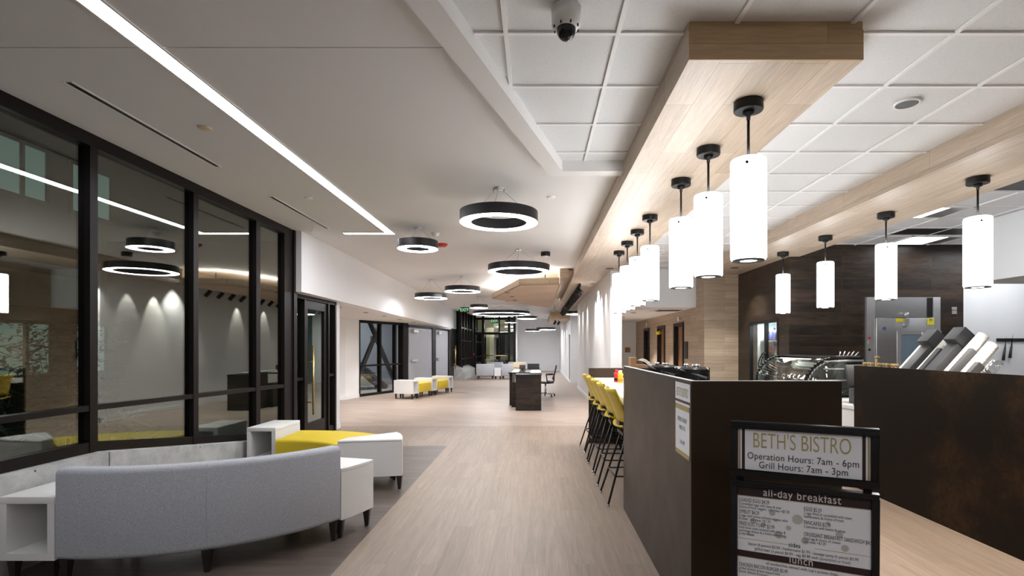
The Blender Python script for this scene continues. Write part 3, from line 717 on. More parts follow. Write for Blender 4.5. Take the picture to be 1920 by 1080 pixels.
troffer(5.75, 6.6, 8.15, 8.78, 'bright troffer light against the dark boarded wall')
troffer(.9, 2.1, -1.45, -.85, 'added unseen troffer light in the tiled ceiling just behind the viewer', 'back_em')  # added out of view to brighten the menu stand from the front
troffer(5.6, 6.5, -1.5, -.9, 'added unseen troffer light in the tiled ceiling behind the viewer')  # unseen, added to send light from behind the camera
troffer(.0, .9, -2.8, -2.2, 'added unseen troffer light above the entry behind the viewer')  # another unseen troffer added for light from behind
for x0, x1, y0, y1, lb in ((5.30, 6.5, 7.58, 8.02, 'dark open ceiling bay between the two troffers'), (4.9, 5.9, 5.30, 5.74, 'dark open ceiling bay at the right edge by the oak beam')):
    t = thing('open_ceiling_bay', lb, 'ceiling opening', ((x0+x1)/2, y0, CEIL))
    mb = MB(); mb.box(x0, x1, y0, y1, CEIL-.0025, CEIL+.0115); obj('void', mb, M['black'], t)
    mb = MB(); mb.box(x0-.02, x1+.02, y0-.02, y0, CEIL-.006, CEIL+.011); mb.box(x0-.02, x1+.02, y1, y1+.02, CEIL-.006, CEIL+.011); mb.box((x0+x1)/2-.012, (x0+x1)/2+.012, y0, y1, CEIL-.006, CEIL+.011); obj('grid_bar', mb, M['grid_bar'], t)

def downlight(x, y, z, lb, r=.075, watts=DOWN_W, group=None, spot=95, color=(1, .97, .93)):
    t = thing('downlight', lb, 'downlight', (x, y, z), group)
    mb = MB(); mb.lathe([(r*.72, -.008), (r, -.005), (r, .002), (r*.72, .002)], (x, y, z), closed=True, n=24); obj('trim_ring', mb, M['charcoal'], t)
    mb = MB(); mb.cyl((x, y, z-.004), (x, y, z+.002), r*.73, n=24); obj('lens', mb, M['charcoal'], t)
    if watts: lamp('SPOT', (x, y, z-.02), watts, 'downlight_lamp', spot=spot, size=.05, color=color)
downlight(3.13, 3.1, CEIL+.01, 'added unseen downlight in the tiled ceiling over the aisle between the counters', watts=80, color=(1, .89, .72), spot=105)  # added just out of view to warm and brighten the aisle floor
downlight(1.40, 10.2, 2.996, 'dark round downlight in the bar beam, nearer one past the pendants', watts=45)
downlight(1.30, 12.6, 2.996, 'dark round downlight in the bar beam, farther one by the track', watts=45)
downlight(3.75, 10.1, 2.996, 'dark downlight in the right oak beam at its far end')
for i, (x, y) in enumerate(((-.72, 13.2), (-.66, 14.3), (-.62, 15.3))):
    downlight(x, y, 2.84, ('first', 'second', 'third')[i]+' downlight from the viewer in the wooden ceiling cloud', .07, 14)
for i, (x, y) in enumerate(((-4.05, 10.9), (-4.0, 12.5), (-4.0, 14.0), (-4.0, 15.6), (-4.0, 17.4))):
    downlight(x, y, 2.30, ('first', 'second', 'third', 'fourth', 'fifth')[i]+' small downlight from the bronze doors in the alcove soffit', .06, ALCOVE_W)
for x, y, i in ((2.45, 13.5, 0), (2.5, 15.5, 1)):
    downlight(x, y, 2.36, 'dark downlight in the low corridor ceiling, '+('nearer' if i == 0 else 'farther')+' one', .075, 75)
t = thing('return_grille', 'flat grille in the low corridor ceiling by the toilet wall', 'ceiling vent', (3.1, 12.6, 2.36))
mb = MB(); mb.box(2.75, 3.4, 12.3, 12.9, 2.352, 2.362); obj('panel', mb, M['white_plastic'], t)
mb = MB(); mb.box(2.85, 3.4, 12.35, 12.85, 2.350, 2.353); obj('slot', mb, M['black'], t)

# ------------------------------------------------------------------ ring lamps
def ring(x, y, zb, r, lb, band=.12, h=.115, gz=CEIL):
    t = thing('ring_pendant_light', lb, 'ring lamp', (x, y, zb), 'black ring pendant lamps')
    ri = max(r-band, r*.5)
    mb = MB(); mb.lathe([(r, .004), (r, h), (r-.012, h), (r-.012, .012), (ri+.012, .012), (ri+.012, h), (ri, h), (ri, .004), (ri+.004, .004), (ri+.004, .008), (r-.004, .008), (r-.004, .004)], (x, y, zb), n=64, closed=True); obj('housing', mb, M['ring_black'], t)
    for p in t.children: p.data.set_sharp_from_angle(angle=.6)
    mb = MB(); mb.lathe([(ri+.004, 0), (r-.004, 0), (r-.004, .007), (ri+.004, .007)], (x, y, zb), n=64, closed=True, smooth=False); obj('diffuser', mb, M['ring_em'], t)
    mb = MB(); mb.lathe([(0, -.012), (.05, -.012), (.055, .003), (0, .003)], (x, y, gz))
    for k in range(3):
        a = k*2*PI/3+.5; mb.cyl((x+.065*math.cos(a), y+.065*math.sin(a), gz-.035), (x+.065*math.cos(a), y+.065*math.sin(a), gz+.002), .01, n=8)
    obj('canopy', mb, M['steel_light'], t)
    for k in range(3):
        a = k*2*PI/3+.5; mb = MB(); mb.cyl((x+.065*math.cos(a), y+.065*math.sin(a), gz-.03), (x+(r-.02)*math.cos(a), y+(r-.02)*math.sin(a), zb+h), .0025, n=6); obj('cable', mb, M['steel'], t)
ring(-.40, 5.67, 2.815, .414, 'black ring lamp nearest to the viewer, in the middle of the ceiling')
ring(-1.68, 7.55, 2.88, .283, 'small thick black ring lamp left of the large nearest ring')
ring(-.305, 9.25, 2.795, .535, 'wide black ring lamp just in front of the wooden ceiling cloud')
ring(-1.77, 12.77, 2.815, .42, 'black ring lamp at the left tip of the wooden cloud, right of a pair')
ring(-2.65, 13.4, 2.713, .402, 'black ring lamp closest to the white wall over the benches')
ring(-1.92, 17.8, 2.787, .29, 'small black ring lamp just right of the nearer exit sign')
ring(-1.45, 22.0, 2.83, 1.17, 'huge thin black ring lamp before the far glass entrance')
ring(-.43, 24.0, 2.75, .42, 'black ring lamp just beyond the right side of the huge ring')
ring(-1.30, 26.5, 2.69, .27, 'small black ring lamp right of the farther exit sign')
ring(-.20, 27.6, 2.30, .37, 'low black ring lamp before the far white wall, left of two')
ring(.52, 29.5, 2.44, .53, 'low black ring lamp before the far white wall, right of two')
ring(1.50, 20.2, 2.72, .37, 'black ring lamp near the scalloped wall beyond the track lights', gz=2.996)

# ------------------------------------------------------------------ frosted pendants
def pendant(x, y, lb):
    t = thing('cylinder_pendant_light', lb, 'pendant lamp', (x, y, 2.996), 'frosted cylinder pendants')
    z = 2.996
    mb = MB(); mb.lathe([(0, .003), (.085, .003), (.087, -.05), (.083, -.058), (0, -.058)], (x, y, z), n=32); o = obj('canopy', mb, M['black'], t); o.data.set_sharp_from_angle(angle=.7)
    mb = MB(); mb.lathe([(0, -.05), (.034, -.055), (.034, -.078), (.012, -.086), (.012, -.11), (0, -.11)], (x, y, z), n=20); obj('hub', mb, M['black'], t)
    mb = MB(); mb.cyl((x, y, z-.36), (x, y, z-.1), .0085, n=10); obj('stem', mb, M['black'], t)
    R = .104
    mb = MB(); mb.lathe([(.0, -.352), (R-.016, -.352), (R-.004, -.357), (R, -.37), (R, -.955), (R-.005, -.966), (R-.012, -.966), (R-.012, -.36), (0, -.36)], (x, y, z), n=48); o = obj('shade', mb, M['pend_em'], t); o.data.set_sharp_from_angle(angle=.9)
    mb = MB(); mb.lathe([(.058, -.960), (R-.013, -.960), (R-.010, -.974), (.05, -.974)], (x, y, z), n=40, closed=True); obj('bottom_ring', mb, M['charcoal'], t)
    mb = MB(); mb.cyl((x, y, z-.970), (x, y, z-.955), .058, n=32); obj('lens', mb, M['lens_em'], t)
    mb = MB()
    for k in range(3):
        a = -PI/2-.45+k*2*PI/3; c, s_ = math.cos(a), math.sin(a); mb.cyl((x+(R-.004)*c, y+(R-.004)*s_, z-.40), (x+(R+.008)*c, y+(R+.008)*s_, z-.40), .009, n=10)
    obj('screws', mb, M['black'], t)
    return t
def plamp(x, y): lamp('SPOT', (x, y, 2.015), PLAMP_W, 'pendant_lamp', spot=95, blend=.8, size=.05, color=(1, .94, .84))
for y in (3.26, 4.02, 4.78, 6.09, 6.85, 7.61, 8.37): plamp(1.295, y)
for y in (4.72, 5.96, 7.21, 8.45): plamp(3.905, y)
p0 = pendant(1.295, 3.26, 'frosted cylinder pendant over the bar, nearest and largest of the row of seven')
for y, nm in ((4.02, 'second'), (4.78, 'third'), (6.09, 'fourth'), (6.85, 'fifth'), (7.61, 'sixth'), (8.37, 'seventh and farthest')):
    dup(p0, (1.295, y, 2.996), label='frosted cylinder pendant over the bar, %s in the row from the viewer' % nm)
for y, nm in ((4.72, 'nearest of the row of four'), (5.96, 'second in the row from the viewer'), (7.21, 'third in the row from the viewer'), (8.45, 'farthest of the row of four')):
    dup(p0, (3.905, y, 2.996), label='frosted cylinder pendant over the right counter, '+nm)

# ------------------------------------------------------------------ track lights on the bar beam
t = thing('lighting_track', 'black lighting track under the far part of the bar beam', 'lighting track', (1.03, 17, 2.996))
mb = MB(); mb.box(1.01, 1.05, 12.6, 21.8, 2.966, 2.999); obj('rail', mb, M['black'], t)
def spotlight(x, y):
    t = thing('track_spotlight', 'small black spotlight in the close row on the track under the bar beam', 'track spotlight', (x, y, 2.966), 'track spotlights under the bar beam')
    mb = MB(); mb.box(x-.022, x+.022, y-.06, y+.06, 2.92, 2.969); mb.cyl((x, y, 2.84), (x, y, 2.93), .012, n=8); obj('mount', mb, M['black'], t)
    mb = MB(); d = Vector((.70, 0, -.7)).normalized(); c = Vector((x, y, 2.83)); mb.cyl(c-d*.09, c+d*.10, .045, .05, 14); obj('head', mb, M['black'], t)
    return t
s0 = spotlight(1.03, 12.75)
for k in range(1, 18): dup(s0, (1.03, 12.75+.52*k, 2.966))
for y, w_ in ((11.2, .7), (11.98, 1.8), (13.2, .8), (15.3, 1.0), (16.8, .8), (18.2, .8)):
    lamp('SPOT', (1.22, y, 2.9), SCALLOP_W*w_, 'scallop_lamp', target=(1.46, y, 2.05), spot=50, blend=.5, size=.02, color=(1, .93, .86))
t = thing('track_spotlight', 'pair of black spotlights under the short low oak beam', 'track spotlight', (.95, 24, 2.68))
for x, y in ((.80, 23.4), (.98, 23.8)):
    mb = MB(); mb.cyl((x, y, 2.60), (x, y, 2.683), .015, n=8); mb.cyl((x-.05, y, 2.48), (x+.06, y, 2.62), .05, n=12); obj('head', mb, M['black'], t)
for y in (25, 27, 29.5): lamp('SPOT', (1.15, y, 2.62), SCALLOP_W*.7, 'scallop_lamp', target=(1.41, y, 1.9), spot=50, size=.02, color=(1, .93, .86))

# ------------------------------------------------------------------ lettering
FONT = None
def text_into(mb, s, size, M4, align='LEFT', sx=1.0, mi=0, bold=0, spacing=1.0):
    """glyph outlines of s, laid in the xy-plane of M4"""
    cu = bpy.data.curves.new('lettering', 'FONT'); cu.body = s; cu.size = size; cu.align_x = align; cu.space_character = spacing
    cu.offset = bold; cu.resolution_u = 6 if size > .03 else 2
    o = bpy.data.objects.new('lettering', cu); C.objects.link(o)
    dg = bpy.context.evaluated_depsgraph_get(); me = bpy.data.meshes.new_from_object(o.evaluated_get(dg))
    mb.add([(v.co.x*sx, v.co.y, 0) for v in me.vertices], [tuple(p.vertices) for p in me.polygons], mi, False, M4)
    bpy.data.objects.remove(o); bpy.data.curves.remove(cu); bpy.data.meshes.remove(me)

def exit_sign(x, y, z, lb, k=1.0):
    t = thing('exit_sign', lb, 'exit sign', (x, y, z))
    mb = MB(); mb.box(x-.17*k, x+.17*k, y-.02, y+.02, z-.1*k, z+.1*k); obj('face', mb, M['black_gloss'], t, bevel=.006)
    mb = MB(); mb.cyl((x, y, z+.1*k), (x, y, CEIL+.002), .012); obj('stem', mb, M['steel_light'], t)
    mb = MB(); text_into(mb, 'EXIT', .17*k, Matrix.Translation((x-.012*k, y-.022, z-.06*k)) @ Matrix.Rotation(PI/2, 4, 'X'), 'CENTER', .92, bold=.003)
    mb.add([(x+.135*k, y-.0222, z-.03*k), (x+.158*k, y-.0222, z), (x+.135*k, y-.0222, z+.03*k)], [(0, 1, 2)])
    obj('lettering', mb, M['exit_em'], t)
exit_sign(-2.82, 20.9, 2.945, 'green lit exit sign hanging at the end of the white wall, nearer of two')
exit_sign(-2.05, 26.0, 2.75, 'green lit exit sign in front of the far glass entrance, farther of two')

# ------------------------------------------------------------------ bar island: steel clad counter with open back
t = thing('steel_clad_counter', 'dark blackened steel counter corner behind the menu stand', 'counter', (1.2, 3.8, 0))
TOPZ = 1.318
mb = MB(); mb.box(.806, .832, 2.78, 4.94, 0, TOPZ); obj('side_panel', mb, M['steel_panel'], t)
mb = MB(); mb.box(.832, 1.592, 2.78, 2.806, 0, TOPZ); obj('front_panel', mb, M['steel_panel'], t)
mb = MB(); mb.box(.832, 1.598, 4.914, 4.94, 0, 1.305); obj('end_panel', mb, M['steel_panel'], t)
mb = MB(); mb.box(.806, .832, 2.78, 4.94, TOPZ, TOPZ+.004); mb.box(.832, 1.592, 2.78, 2.806, TOPZ, TOPZ+.004); obj('edge_strip', mb, M['panel_edge'], t)
mb = MB(); mb.box(.832, 1.56, 2.806, 4.914, .90, .94); obj('worktop', mb, M['quartz'], t)
mb = MB(); mb.box(.84, 1.54, 2.82, 4.9, .1, .90); obj('carcass', mb, M['black'], t)
# coffee urns on its worktop
def airpot(x, y, lb):
    t = thing('coffee_urn', lb, 'coffee urn', (x, y, .94))
    mb = MB(); mb.lathe([(0, 0), (.10, 0), (.105, .02), (.105, .2), (0, .2)], (x, y, .94), n=28); obj('base', mb, M['chrome'], t)
    mb = MB(); mb.lathe([(0, .2), (.115, .2), (.118, .22), (.118, .385), (.10, .40), (0, .402)], (x, y, .94), n=28); o = obj('body', mb, M['black_gloss'], t); o.data.set_sharp_from_angle(angle=.6)
    mb = MB(); mb.box(x-.10, x+.10, y+.02, y+.2, 1.14, 1.34); obj('reservoir', mb, M['black_gloss'], t, bevel=.01)
    mb = MB(); mb.tube([(x-.12, y-.05, 1.32), (x-.03, y-.11, 1.29), (x+.07, y-.12, 1.26)], .008); obj('handle', mb, M['black_plastic'], t)
    mb = MB(); mb.cyl((x+.02, y, 1.34), (x+.02, y, 1.36), .03); mb.cyl((x-.05, y+.02, 1.34), (x-.05, y+.02, 1.365), .018); obj('lid_knob', mb, M['chrome'], t)
airpot(1.235, 4.20, 'black and chrome coffee urn behind the counter corner, nearer one')
airpot(1.10, 4.62, 'black and chrome coffee urn behind the counter corner, farther one')
t = thing('napkin_caddy', 'small brown wooden box with loose white papers beyond the coffee urns', 'caddy', (1.05, 5.6, 1.02))
mb = MB(); mb.box(.98, 1.04, 5.55, 5.7, 1.02, 1.385); mb.box(1.04, 1.16, 5.55, 5.7, 1.02, 1.31); obj('box', mb, M['brown_wood'], t)
mb = MB(); mb.grid(lambda u, v: (1.06+.2*u, 5.5+.16*v, 1.33+.05*math.sin(3*u+1)*(1-.4*v)-.06*u*u), 8, 5, .004); obj('papers', mb, M['white_plastic'], t)

# bar top with open knee space
t = thing('bar_counter', 'white topped bar with five yellow stools along it', 'bar counter', (1.2, 6.6, 0))
mb = MB(); mb.box(.8175, 1.62, 4.945, 8.27, .945, 1.02); obj('worktop', mb, M['quartz'], t, bevel=.004)
mb = MB(); mb.box(.81, 1.62, 8.27, 8.30, 0, 1.168); obj('end_panel', mb, M['steel_panel'], t)
mb = MB(); mb.box(.81, 1.62, 8.268, 8.302, 1.168, 1.172); obj('edge_strip', mb, M['panel_edge'], t)
mb = MB(); mb.box(1.36, 1.44, 4.945, 8.27, 0, .945); obj('support_wall', mb, M['black'], t)
def squeeze(x, y, mat, lb, clear=False):
    t = thing('condiment_bottle', lb, 'sauce bottle', (x, y, 1.02))
    mb = MB(); mb.lathe([(0, 0), (.034, 0), (.037, .01), (.037, .06), (.031, .08), (.037, .10), (.036, .12), (.022, .135), (0, .135)], (x, y, 1.02), n=20); obj('body', mb, mat, t)
    mb = MB(); mb.lathe([(0, .135), (.022, .135), (.022, .165), (.012, .17), (0, .17)], (x, y, 1.02), n=16); obj('cap', mb, M['red'] if mat is M['red'] else M['white_plastic'], t)
    mb = MB(); mb.lathe([(.0375, .02), (.0375, .055)], (x, y, 1.02), n=20); obj('label_band', mb, M['black'] if mat is M['red'] else M['orange'], t)
squeeze(1.085, 7.22, M['red'], 'red ketchup bottle standing on the white bar top')
squeeze(1.105, 7.02, M['mustard'], 'yellow mustard bottle standing on the white bar top')
mb = MB(); mb.box(1.10, 1.16, 7.24, 7.30, 1.02, 1.165); o = obj('salt_shaker', mb, M['white_plastic'], origin=(1.13, 7.27, 1.02), bevel=.01); tag(o, 'white shaker between the ketchup and the mustard', 'shaker')

# ------------------------------------------------------------------ yellow bar stools
def stool():
    t = thing('bar_stool', '', 'bar stool', (0, 0, 0), 'yellow bar stools along the bar')
    def back(u, v):
        y = (u-.5)*.475*(1-.10*v); z = .785+.31*v
        x = -.125-.125*v**1.15+.06*(2*u-1)**2
        return (x, y, z+.012*(2*u-1)**2*(v-.3))
    mb = MB(); mb.grid(back, 12, 8, .012); obj('backrest', mb, M['yellow_shell'], t)
    def seat(u, v):
        y = (u-.5)*.46; x = -.17+.43*v
        z = .69+.055*max(0, .34-v)**1.4*3.2+.018*(2*u-1)**2-.05*max(0, v-.8)**1.5*3
        x += .04*(1-v)*(2*u-1)**2
        return (x, y, z)
    mb = MB(); mb.grid(seat, 12, 12, .014); obj('seat', mb, M['yellow_shell'], t)
    # side webs join seat and back round the dark opening
    for s in (-1, 1):
        mb = MB(); mb.grid(lambda u, v: (-.075-.03*v+.03*u, s*(.205+.026*u), .71+.10*v), 3, 4, .012); obj('side_web', mb, M['yellow_shell'], t)
    mb = MB(); mb.prism([(-.13, -.15), (.10, -.17), (.10, .17), (-.13, .15)], .712, .730); mb.box(-.13, -.09, -.07, .07, .728, .84); obj('back_bracket', mb, M['charcoal'], t)
    mb = MB(); mb.box(-.11, .17, -.15, .15, .645, .676); obj('seat_plate', mb, M['black'], t)
    for sx in (-1, 1):
        for sy in (-1, 1):
            mb = MB(); a = Vector((.03+sx*.10, sy*.12, .66)); b = Vector((.0+sx*.262, sy*.235, .022)); mb.cyl(a, b, .0105, n=8); leg = obj('leg', mb, M['black'], t)
            mb = MB(); mb.lathe([(0, 0), (.011, 0), (.013, .008), (.011, .022), (0, .024)], (b.x, b.y, 0), n=10); obj('glide', mb, M['chrome'], leg)
    k = (.675-.27)/.653; X0, X1, Yk = .03-.10+(-.262+.07)*k, .13+(.262-.13)*k, .12+(.235-.12)*k
    mb = MB(); mb.tube([(X0, -Yk, .27), (X1, -Yk, .27), (X1, Yk, .27), (X0, Yk, .27), (X0, -Yk, .27)], .008); obj('footrest', mb, M['black'], t)
    return t
st = stool()
for i, (y, nm) in enumerate(((5.25, 'nearest, next to the dark counter'), (5.96, 'second in the row from the viewer'), (6.60, 'middle of the row'), (7.20, 'fourth in the row from the viewer'), (7.82, 'farthest of the row'))):
    lb = 'yellow bar stool with black legs at the bar, '+nm
    if i == 0: st.location = (.93, y, 0); st['label'] = lb; st.rotation_euler = (0, 0, .03)
    else: dup(st, (.93, y, 0), (.03, -.04, .02, -.03, .05)[i], lb)

# ------------------------------------------------------------------ right counter with rusty steel front
t = thing('steel_clad_counter', 'long counter at the right with a rusty dark steel front', 'counter', (3.5, 3, 0))
mb = MB(); mb.box(3.405, 3.43, -.6, 5.72, 0, 1.294); obj('front_panel', mb, M['rust_panel'], t)
mb = MB(); mb.box(3.405, 3.43, -.6, 5.72, 1.294, 1.298); obj('edge_strip', mb, M['rust_panel'], t)
mb = MB(); mb.box(3.43, 4.25, -.6, 5.70, .88, .92); obj('worktop', mb, M['steel_light'], t)
mb = MB(); mb.box(3.43, 4.2, -.6, 5.68, .0, .88); obj('carcass', mb, M['black'], t)
t = thing('back_counter', 'white counter with pale top in the gap past the rusty steel front', 'counter', (3.9, 6.4, 0))
mb = MB(); mb.box(3.50, 4.18, 5.74, 6.86, .80, .845); obj('worktop', mb, M['quartz'], t, bevel=.004)
mb = MB(); mb.box(3.53, 4.15, 5.76, 6.84, 0, .80); obj('carcass', mb, M['white_plastic'], t)
t = thing('payment_terminal', 'black point-of-sale terminal on the white counter by the display case', 'cash register', (3.75, 6.2, .845))
mb = MB(); mb.prism([(3.62, 6.02), (3.86, 6.02), (3.84, 6.22), (3.64, 6.22)], .845, 1.02); obj('base', mb, M['charcoal'], t, bevel=.008)
mb = MB(); mb.box(3.60, 3.88, 6.14, 6.18, 1.04, 1.30, M=rot('X', -18, (3.74, 6.16, 1.04))); obj('screen', mb, M['black_plastic'], t, bevel=.01)
mb = MB(); mb.box(3.70, 3.80, 6.1, 6.16, 1.0, 1.10); obj('stand', mb, M['black_plastic'], t)
mb = MB(); mb.lathe([(0, 0), (.045, 0), (.055, .10), (.045, .102), (.04, .01), (0, .01)], (3.56, 5.9, .845), n=16); o = obj('tip_cup', mb, M['charcoal'], origin=(3.56, 5.9, .845)); tag(o, 'small dark cup on the white counter in front of the terminal', 'cup')

# curved glass display case
t = thing('pastry_display_case', 'black pastry display case with a curved glass front by the dark wall', 'display case', (3.95, 7.7, 0))
Y0c, Y1c = 6.95, 8.50
prof = [(3.50, .86)]+[(3.50+.40*(1-math.cos(k*PI/24)), .97+.38*math.sin(k*PI/24)) for k in range(13)]+[(4.25, 1.352)]
mb = MB(); mb.box(3.50, 4.28, Y0c, Y1c, 0, .86); obj('base', mb, M['black'], t)
mb = MB()
def cs(u, v):
    k = u*(len(prof)-2); i = min(int(k), len(prof)-3); f = k-i
    return (prof[i][0]*(1-f)+prof[i+1][0]*f, Y0c+.02+(Y1c-Y0c-.04)*v, prof[i][1]*(1-f)+prof[i+1][1]*f)
mb.grid(cs, 39, 1, .006); obj('front_glass', mb, M['case_glass'], t)
for y, nm in ((Y0c, 'a'), (Y1c-.03, 'b')):
    mb = MB()
    for a, b in zip(prof[:-1], prof[1:]): mb.cyl((a[0], y+.015, a[1]), (b[0], y+.015, b[1]), .020, n=8)
    obj('end_frame', mb, M['black'], t)
    mb = MB()
    for a, b in zip(prof[:-1], prof[1:]): mb.cyl((a[0]+.03, y+.005, a[1]-.03), (b[0]+.015, y+.005, b[1]-.03), .010, n=8)
    obj('edge_trim', mb, M['steel_light'], t)
mb = MB(); mb.box(3.83, 4.27, Y0c, Y1c, 1.352, 1.372); obj('top', mb, M['black'], t)
mb = MB(); mb.box(4.24, 4.27, Y0c, Y1c, .86, 1.352); obj('back', mb, M['charcoal'], t)
for z, d in ((1.05, 3.60), (1.20, 3.68)):
    mb = MB(); mb.box(d, 4.24, Y0c+.03, Y1c-.03, z, z+.008); sh = obj('shelf', mb, M['case_glass'], t)
    mb = MB(); mb.box(d-.005, d+.008, Y0c+.03, Y1c-.03, z-.004, z+.012); obj('shelf_edge', mb, M['steel_light'], sh)
mb = MB(); mb.box(3.54, 4.24, Y0c+.03, Y1c-.03, .862, .87); obj('deck', mb, M['steel_light'], t)
mb = MB(); mb.grid(lambda u, v: (cs(u, 0)[0]*(1-v)+4.24*v, Y0c+.012, cs(u, 0)[2]), 12, 1, .005); obj('end_glass', mb, M['case_glass'], t)
for z in (1.06, 1.21, 1.31):
    mb = MB(); mb.cyl((3.62 if z < 1.2 else 3.74, Y0c, z), (4.26, Y0c, z), .009, n=8); obj('end_rail', mb, M['steel_light'], t)
mb = MB(); mb.box(3.72, 3.76, Y0c+.35, Y1c-.35, 1.325, 1.335); obj('lamp_tube', mb, M['case_em'], t)
mb = MB(); mb.box(3.56, 3.75, Y0c-.012, Y0c-.006, .88, .99); obj('notice', mb, M['white_print'], t)
mb = MB()
for i in range(5): mb.cyl((4.0+.05*i, 7.05, 1.372), (4.02+.06*i, 7.05, 1.43+.01*(i % 2)), .006, n=6); 
mb.box(3.98, 4.25, 7.0, 7.1, 1.372, 1.38)
o = obj('utensil_tray', mb, M['steel_light'], origin=(4.1, 7.05, 1.372)); tag(o, 'small tray of bright utensils on top of the display case', 'utensils')

# syrup pumps and cup dispensers behind the rusty panel
def pump(x, y, top, lb):
    t = thing('syrup_pump_bottle', lb, 'syrup bottle', (x, y, .92), 'syrup pump bottles behind the rusty panel')
    mb = MB(); mb.lathe([(0, 0), (.035, 0), (.037, .01), (.037, .2), (.018, .27), (.016, .3), (0, .3)], (x, y, .92), n=16); obj('bottle', mb, M['tan_plastic'], t)
    mb = MB(); mb.cyl((x, y, 1.2), (x, y, top-.015), .009, n=8); mb.lathe([(0, 0), (.011, .0), (.015, -.012), (.011, -.03), (0, -.03)], (x, y, top), n=14); mb.tube([(x, y, top-.012), (x+.022, y-.004, top-.008), (x+.032, y-.006, top-.022)], .0065); obj('pump_head', mb, M['tan_plastic'], t)
    return t
PN = ['first', 'second', 'third', 'fourth', 'fifth', 'sixth', 'seventh', 'eighth', 'ninth']
for i in range(9):
    y = 5.66-.062*i
    pump(3.475+.012*(i % 2), y, 1.335 if i != 3 else 1.405, 'tan syrup pump peeking over the rusty counter, %s from the display case%s' % (PN[i], ', tallest' if i == 3 else ''))
TILT = 48
def slant(y): # local frame: leaning axis +X/up, base on the worktop
    return Matrix.Translation((3.50, y, .95)) @ Matrix.Rotation(math.radians(TILT-90), 4, 'Y')
def lean(y0, L, x=3.60, z=.95): 
    return Matrix.Translation((x, y0, z)) @ Matrix.Rotation(math.radians(90-TILT), 4, 'Y')
def block(y, w, L, h, lb, head=False):
    m = lean(y, L); t = thing('cup_dispenser', lb, 'cup dispenser', (3.5, y, .95))
    mb = MB(); mb.box(-.07, .07, -w/2, w/2, .05, L, M=m); obj('body', mb, M['charcoal'], t, bevel=.003)
    if head:
        mb = MB(); mb.box(-.13, .04, -w/2-.01, w/2+.01, L-.13, L+.03, M=m); obj('head', mb, M['charcoal'], t, bevel=.003)
    mb = MB(); mb.box(3.55, 3.72, y-w/2, y+w/2, .92, .955); obj('foot', mb, M['black'], t)
def cups(y, r, L, mat, lb, n=20, start=.1):
    m = lean(y, L); t = thing('cup_stack', lb, 'cup stack', (3.5, y, .95))
    mb = MB(); prof = [(0, start)]
    for k in range(n):
        z = start+(L-start)*k/n; prof += [(r*.955, z), (r, z+(L-start)/n*.75), (r*.99, z+(L-start)/n)]
    prof += [(r, L), (r*.9, L), (0, L-.02)]
    mb.lathe(prof, n=24, M=m); obj('cups', mb, mat, t)
    return t, m
t_, m_ = cups(5.63, .045, .72, M['cup_white'], 'white paper cup stack with a green mark, left of the black dispensers', 4)
mb = MB(); mb.box(-.012, .012, -.049, -.044, .58, .64, M=m_); obj('emblem', mb, pm('green_mark', (.05, .3, .1), .5), t_)
block(5.50, .13, .83, 0, 'tall black slanted cup dispenser with a square head, left one', True)
cups(5.37, .045, .80, M['cup_white'], 'white lid stack slanting between the two black dispenser heads')
block(5.285, .06, .66, 0, 'narrow black slanted divider just left of the right dispenser head')
block(5.16, .13, .85, 0, 'tall black slanted cup dispenser with a square head, right one', True)
cups(5.0, .05, .88, M['cup_white'], 'longest pale cup stack right of the dispenser heads', 26)
block(4.90, .05, .66, 0, 'black slanted divider right of the longest cup stack')
cups(4.80, .05, .76, M['cup_white'], 'second pale cup stack, between two low black dividers', 22)
block(4.70, .05, .50, 0, 'shortest black slanted divider near the right end')
cups(4.60, .045, .56, M['clear_plastic'], 'clear plastic cup stack at the right end of the dispensers', 10)

# ------------------------------------------------------------------ steel walk-in door in the dark wall
t = thing('walk_in_cooler_door', 'stainless steel walk-in cooler door with a window in the dark wall', 'cooler door', (6.05, 8.85, 0))
mb = MB(); mb.box(5.46, 5.60, 8.82, 8.868, 0, 2.32); mb.box(6.56, 6.68, 8.82, 8.868, 0, 2.32); obj('jamb', mb, M['steel_light'], t)
mb = MB(); mb.box(5.60, 6.56, 8.84, 8.868, 1.98, 2.32); mb.box(6.47, 6.56, 8.835, 8.84, 1.99, 2.31, 1); obj('header', mb, [M['steel'], M['black']], t)
mb = MB(); mb.box(5.605, 6.55, 8.79, 8.838, .02, 1.97); leaf = obj('door_leaf', mb, M['steel'], t, bevel=.004)
mb = MB(); mb.box(5.94, 6.40, 8.775, 8.79, 1.70, 1.76); mb.box(5.94, 6.40, 8.775, 8.79, .98, 1.04); mb.box(5.94, 6.00, 8.775, 8.79, 1.04, 1.70); mb.box(6.34, 6.40, 8.775, 8.79, 1.04, 1.70); obj('window_frame', mb, M['steel_light'], leaf)
mb = MB(); mb.box(6.0, 6.34, 8.781, 8.789, 1.04, 1.70); obj('window_pane', mb, pm('cooler_window', (.16, .22, .28), .08, var=.3, scale=3), leaf)
mb = MB(); mb.box(6.35, 6.62, 8.755, 8.775, 1.70, 1.735); mb.box(6.56, 6.64, 8.74, 8.82, 1.60, 1.76); obj('handle', mb, M['chrome'], leaf)
mb = MB(); mb.box(5.92, 6.04, 8.784, 8.79, 1.905, 1.965); mb.box(6.44, 6.55, 8.784, 8.79, 1.86, 1.965); obj('sticker', mb, M['yellow_label'], leaf)
mb = MB(); mb.box(6.465, 6.525, 8.7835, 8.786, 1.935, 1.948); mb.box(6.46, 6.53, 8.7835, 8.786, 1.915, 1.919); obj('print', mb, M['ink'], leaf)
mb = MB(); mb.cyl((5.73, 8.79, 1.80), (5.73, 8.785, 1.80), .03, n=20); o = obj('badge', mb, M['blue_label'], leaf)
